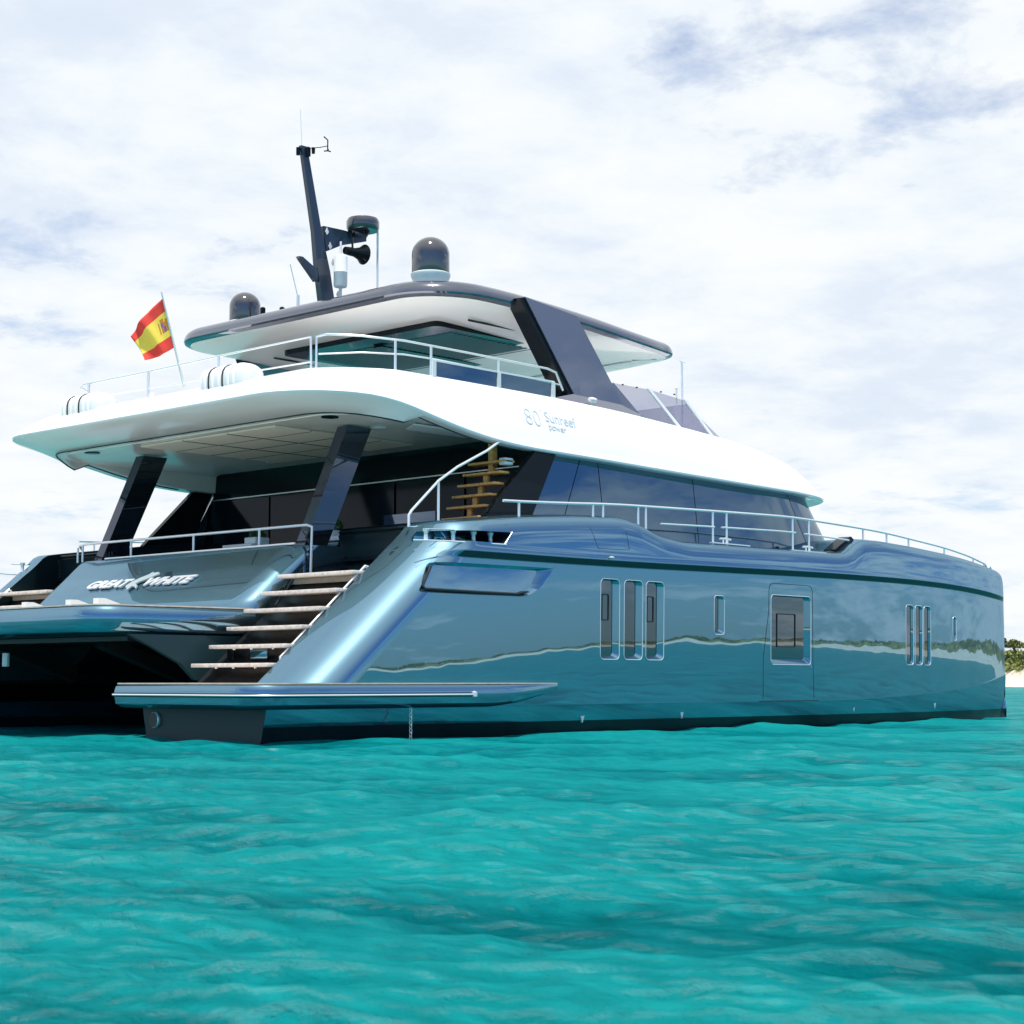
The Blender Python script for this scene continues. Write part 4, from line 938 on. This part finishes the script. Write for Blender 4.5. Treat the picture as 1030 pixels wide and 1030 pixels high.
b = MB(); b.lathe((6.50, -.06, 10.42), [(.05, -.12), (.05, .03), (.03, .05)], n=12); b.lathe((6.33, .02, 10.42), [(.035, -.12), (.035, .02)], n=10); b.lathe((6.55, -.15, 10.40), [(.03, -.06), (.035, .05)], n=10); b.build('mast_lamp', M_gloss, m)
b = MB(); b.tube([(6.5, -.05, 10.45), (6.62, -.25, 10.45), (6.66, -.42, 10.45)], .008); b.tube([(6.66, -.42, 10.36), (6.66, -.42, 10.56), (6.6, -.38, 10.62)], .012)
for k in range(3): b.tube([(6.66, -.42, 10.36), (6.66 + .07 * math.cos(k * 2.1), -.42 + .07 * math.sin(k * 2.1), 10.36)], .012)
b.build('wind_sensor', M_gloss, m)
for z, x in ((8.98, 6.92), (8.72, 7.0), (8.42, 7.07), (8.1, 7.16), (7.85, 7.2)): MB().prism([(x, z), (x + .04, z + .08), (x + .09, z), (x + .04, z - .06)], -.075, -.066).build('climbing_step', M_plast, m, 0)
b = MB(); b.tube([(6.45, .35, 8.35), (6.62, .32, 7.75)], .010); b.lathe((6.62, .32, 7.5), [(.03, 0), (.03, .3)], n=8); b.build('antenna', M_steel, m)
for x, y, h in ((6.55, 1.25, .16), (6.6, .75, .10), (7.4, -.95, .24), (7.8, -1.3, .10), (8.1, -1.6, .10)):
    MB().lathe((x, y, 7.52), [(.05, 0), (.05, h), (.03, h + .02)], n=12).build('roof_antenna', M_gloss, ht)
b = MB(); b.tube([(8.3, -1.9, 7.62), (8.3, -1.9, 7.72), (8.3, -1.5, 7.72), (8.3, -1.5, 7.62)], .012); b.tube([(7.6, -1.7, 7.55), (7.6, -1.7, 7.66), (7.6, -1.3, 7.66), (7.6, -1.3, 7.55)], .012); b.build('grab_rail', M_steel, ht)
MB().box(7.0, 7.3, -.9, -.4, 7.5, 7.62, bev=.03).build('vent_box', M_rubber, ht)
MB().lathe((7.9, -3.1, 7.50), [(.06, 0), (.07, .06), (.04, .14), (0, .15)], n=14).build('gps_antenna', M_smoke, ht)
b = MB(); b.tube([(15.0, -2.0, 4.9), (15.0, -2.0, 7.36)], .024); b.tube([(14.90, -2.0, 7.38), (15.10, -2.0, 7.36)], .014); b.lathe((15.0, -1.85, 6.8), [(.0, -.3), (.02, -.3), (.02, .0), (.03, .04), (0, .08)], n=8)
b.tube([(15.0, -2.0, 6.5), (15.0, -1.85, 6.5)], .01); b.build('bow_light_mast', M_steel, Y)
# ---- everything on the starboard hull has its port twin
for o in (hull, bottom, plat, st): mirror(o)
# ------------------------------------------------------------------ loose things aboard
def raft(x, y, z, label):
    t = empty('life_raft', (x, y, z)); tag(t, label, 'life raft', 'life raft canisters on the upper deck edge')
    n = 14; rings = []
    for k in range(n + 1):
        u = -.62 + 1.24 * k / n; e = 1 - max(0, (abs(u) - .42) / .20) ** 2 * .55
        ring = []
        for q in range(24):
            a = q * 2 * PI / 24; r = .255 * e * (1 / (abs(math.cos(a)) ** 3 + abs(math.sin(a)) ** 3) ** (1 / 3)) * (1 + .015 * math.sin(k * PI))
            ring.append((r * math.cos(a) * 1.1, -u, .28 + r * math.sin(a)))
        rings.append(ring)
    c = MB().loft(rings).build('canister', M_plast, t, 40)
    for u in (-.24, .12):
        ring0 = []
        b = MB(); R_ = []
        for du, rr in ((-.013, 0.257), (-.013, 0.268), (.013, 0.268), (.013, 0.257)):
            R_.append([(rr * (1 / (abs(math.cos(a)) ** 3 + abs(math.sin(a)) ** 3) ** (1 / 3)) * math.cos(a) * 1.1, -(u + du), .28 + rr * (1 / (abs(math.cos(a)) ** 3 + abs(math.sin(a)) ** 3) ** (1 / 3)) * math.sin(a)) for a in [q * 2 * PI / 24 for q in range(24)]])
        b.loft(R_, caps=(False, False)); b.build('strap', M_rubber, t)
    for u in (-.45, -.34, -.14, .02, .26, .40):
        b = MB(); R_ = []; rk = (.255 if abs(u) < .42 else .245)
        for du, dr in ((-.03, -.004), (-.015, .010), (.015, .010), (.03, -.004)):
            R_.append([((rk + dr) * (1 / (abs(math.cos(a)) ** 3 + abs(math.sin(a)) ** 3) ** (1 / 3)) * math.cos(a) * 1.1, -(u + du), .28 + (rk + dr) * (1 / (abs(math.cos(a)) ** 3 + abs(math.sin(a)) ** 3) ** (1 / 3)) * math.sin(a)) for a in [q * 2 * PI / 24 for q in range(24)]])
        b.loft(R_, caps=(False, False)); b.build('rib', M_soffit, t)
    b = MB(); b.box(-.25, .25, -.68, .68, -.08, .03, bev=.02); b.build('cradle', M_plast, t)
raft(3.55, 2.35, 5.27, 'white life raft canister with black straps at the far left end of the upper deck')
raft(3.55, -1.74, 5.29, 'white life raft canister with black straps right of the red and yellow flag')
b = MB(); b.lathe((3.8, .8, 5.6), [(.05, 0), (.06, .04), (.05, .1), (0, .12)], n=14); b.build('deck_light', M_plast, Y)
# flag
fl = empty('flag', (3.85, -.05, 5.72)); tag(fl, 'red and yellow striped flag flying from a slanted staff above the aft deck', 'flag')
def flagmesh():
    # from the calibration: staff from (4,0,5.7) leaning aft
    base = Vector((.0, 0, 0)); tip = Vector((-.50, .0, 1.56)); nu, nv = 30, 24
    d = (tip - base); V = []; F = []; MI = []
    top = base + d * .93; bot = base + d * .42
    far_t = Vector((-.30, .52, -.62)); far_b = Vector((-.34, .36, -.22))
    for i in range(nu + 1):
        u = i / nu
        for j in range(nv + 1):
            v = j / nv; p = top.lerp(bot, v); q = far_t.lerp(far_b, v)
            w = .07 * math.sin(u * 8 + v * 2.5) * u + .03 * math.sin(u * 17 + v * 5) * u
            sag = -.06 * math.sin(u * PI) * (v - .3)
            V.append((p.x + q.x * u + w * .9, p.y + q.y * (u ** .95) * (1 - .12 * v) + w * .45, p.z + q.z * u ** 1.15 + sag + w * .25))
    for i in range(nu):
        for j in range(nv):
            a = i * (nv + 1) + j; F.append((a, a + 1, a + nv + 2, a + nv + 1)); u, v = (i + .5) / nu, (j + .5) / nv
            k = 0 if (v < .25 or v > .75) else 1
            if .04 < u < .30 and .32 < v < .68:     # a small crowned shield between two pillars
                cu, cv = (u - .17) / .13, (v - .5) / .18
                if abs(cu) < .45 and -.35 < cv < .6: k = 3 if (cu * (cv - .1) < 0) else 2
                elif abs(cu) > .65 and abs(cv) < .6: k = 2
                elif abs(cu) < .4 and cv < -.45: k = 2
            MI.append(k)
    o = obj('cloth', V, F, [M_red, M_yel, M_orange, M_purple], fl, MI, 80, False)
    md = o.modifiers.new('solid', 'SOLIDIFY'); md.thickness = .003
    MB().tube([base, tip], [.02, .014]).build('staff', M_steel, fl)
flagmesh()
# tables with potted plants in the cockpit
def plant(x, y, z, s, label):
    t = empty('potted_plant', (x, y, z)); tag(t, label, 'plant', 'potted plants on the cockpit tables')
    V, F = clumps((0, 0, s * .9), s, s * .9, 420, .035, np.random.default_rng(int(abs(x * 10 + y * 7)))); obj('foliage', V, F, M_leaf, t, smooth=0, recalc=False)
    b = MB(); b.box(-.16, .16, -.16, .16, 0, .12, bev=.02); b.build('pot', M_plast, t)
def table(x, y, label):
    t = empty('cockpit_table', (x, y, 2.4)); tag(t, label, 'table', 'white tables in the cockpit')
    b = MB(); b.box(-.28, .28, -.42, .42, .68, .76, bev=.02); b.build('table_top', M_plast, t)
    b = MB(); b.box(-.18, .18, -.28, .28, .62, .66); b.build('drawer', M_hull, t, 0)
    b = MB(); b.box(-.05, .05, -.1, .1, 0, .64, bev=.01); b.build('pedestal', M_steel, t)
table(5.6, -1.95, 'white cockpit table with green potted plant, right of the nearer pillar')
table(5.6, .35, 'white cockpit table with green potted plant, left of the nearer pillar')
plant(5.65, -1.85, 3.165, .22, 'leafy green potted plant to the right of the nearer pillar'); plant(5.65, .2, 3.165, .18, 'smaller green potted plant to the left of the nearer pillar')
b = MB(); b.box(-.35, .35, -1.4, 1.4, 0, .42, bev=.05); b.box(.2, .42, -1.4, 1.4, .3, .66, bev=.05); o = b.build('cockpit_sofa', M_cush); o.location = (4.9, 0, 2.42)
tag(o, 'dark cockpit sofa behind the lettered blue transom', 'sofa')
b = MB(); b.tube([(0, 0, 0), (0, .15, .02), (0, .3, 0), (0, .36, -.12)], .03); o = b.build('life_vest_strap', M_yel); o.location = (6.9, -3.95, 3.2); tag(o, 'small yellow grab strap hanging inside the cockpit by the mooring recess', 'strap')
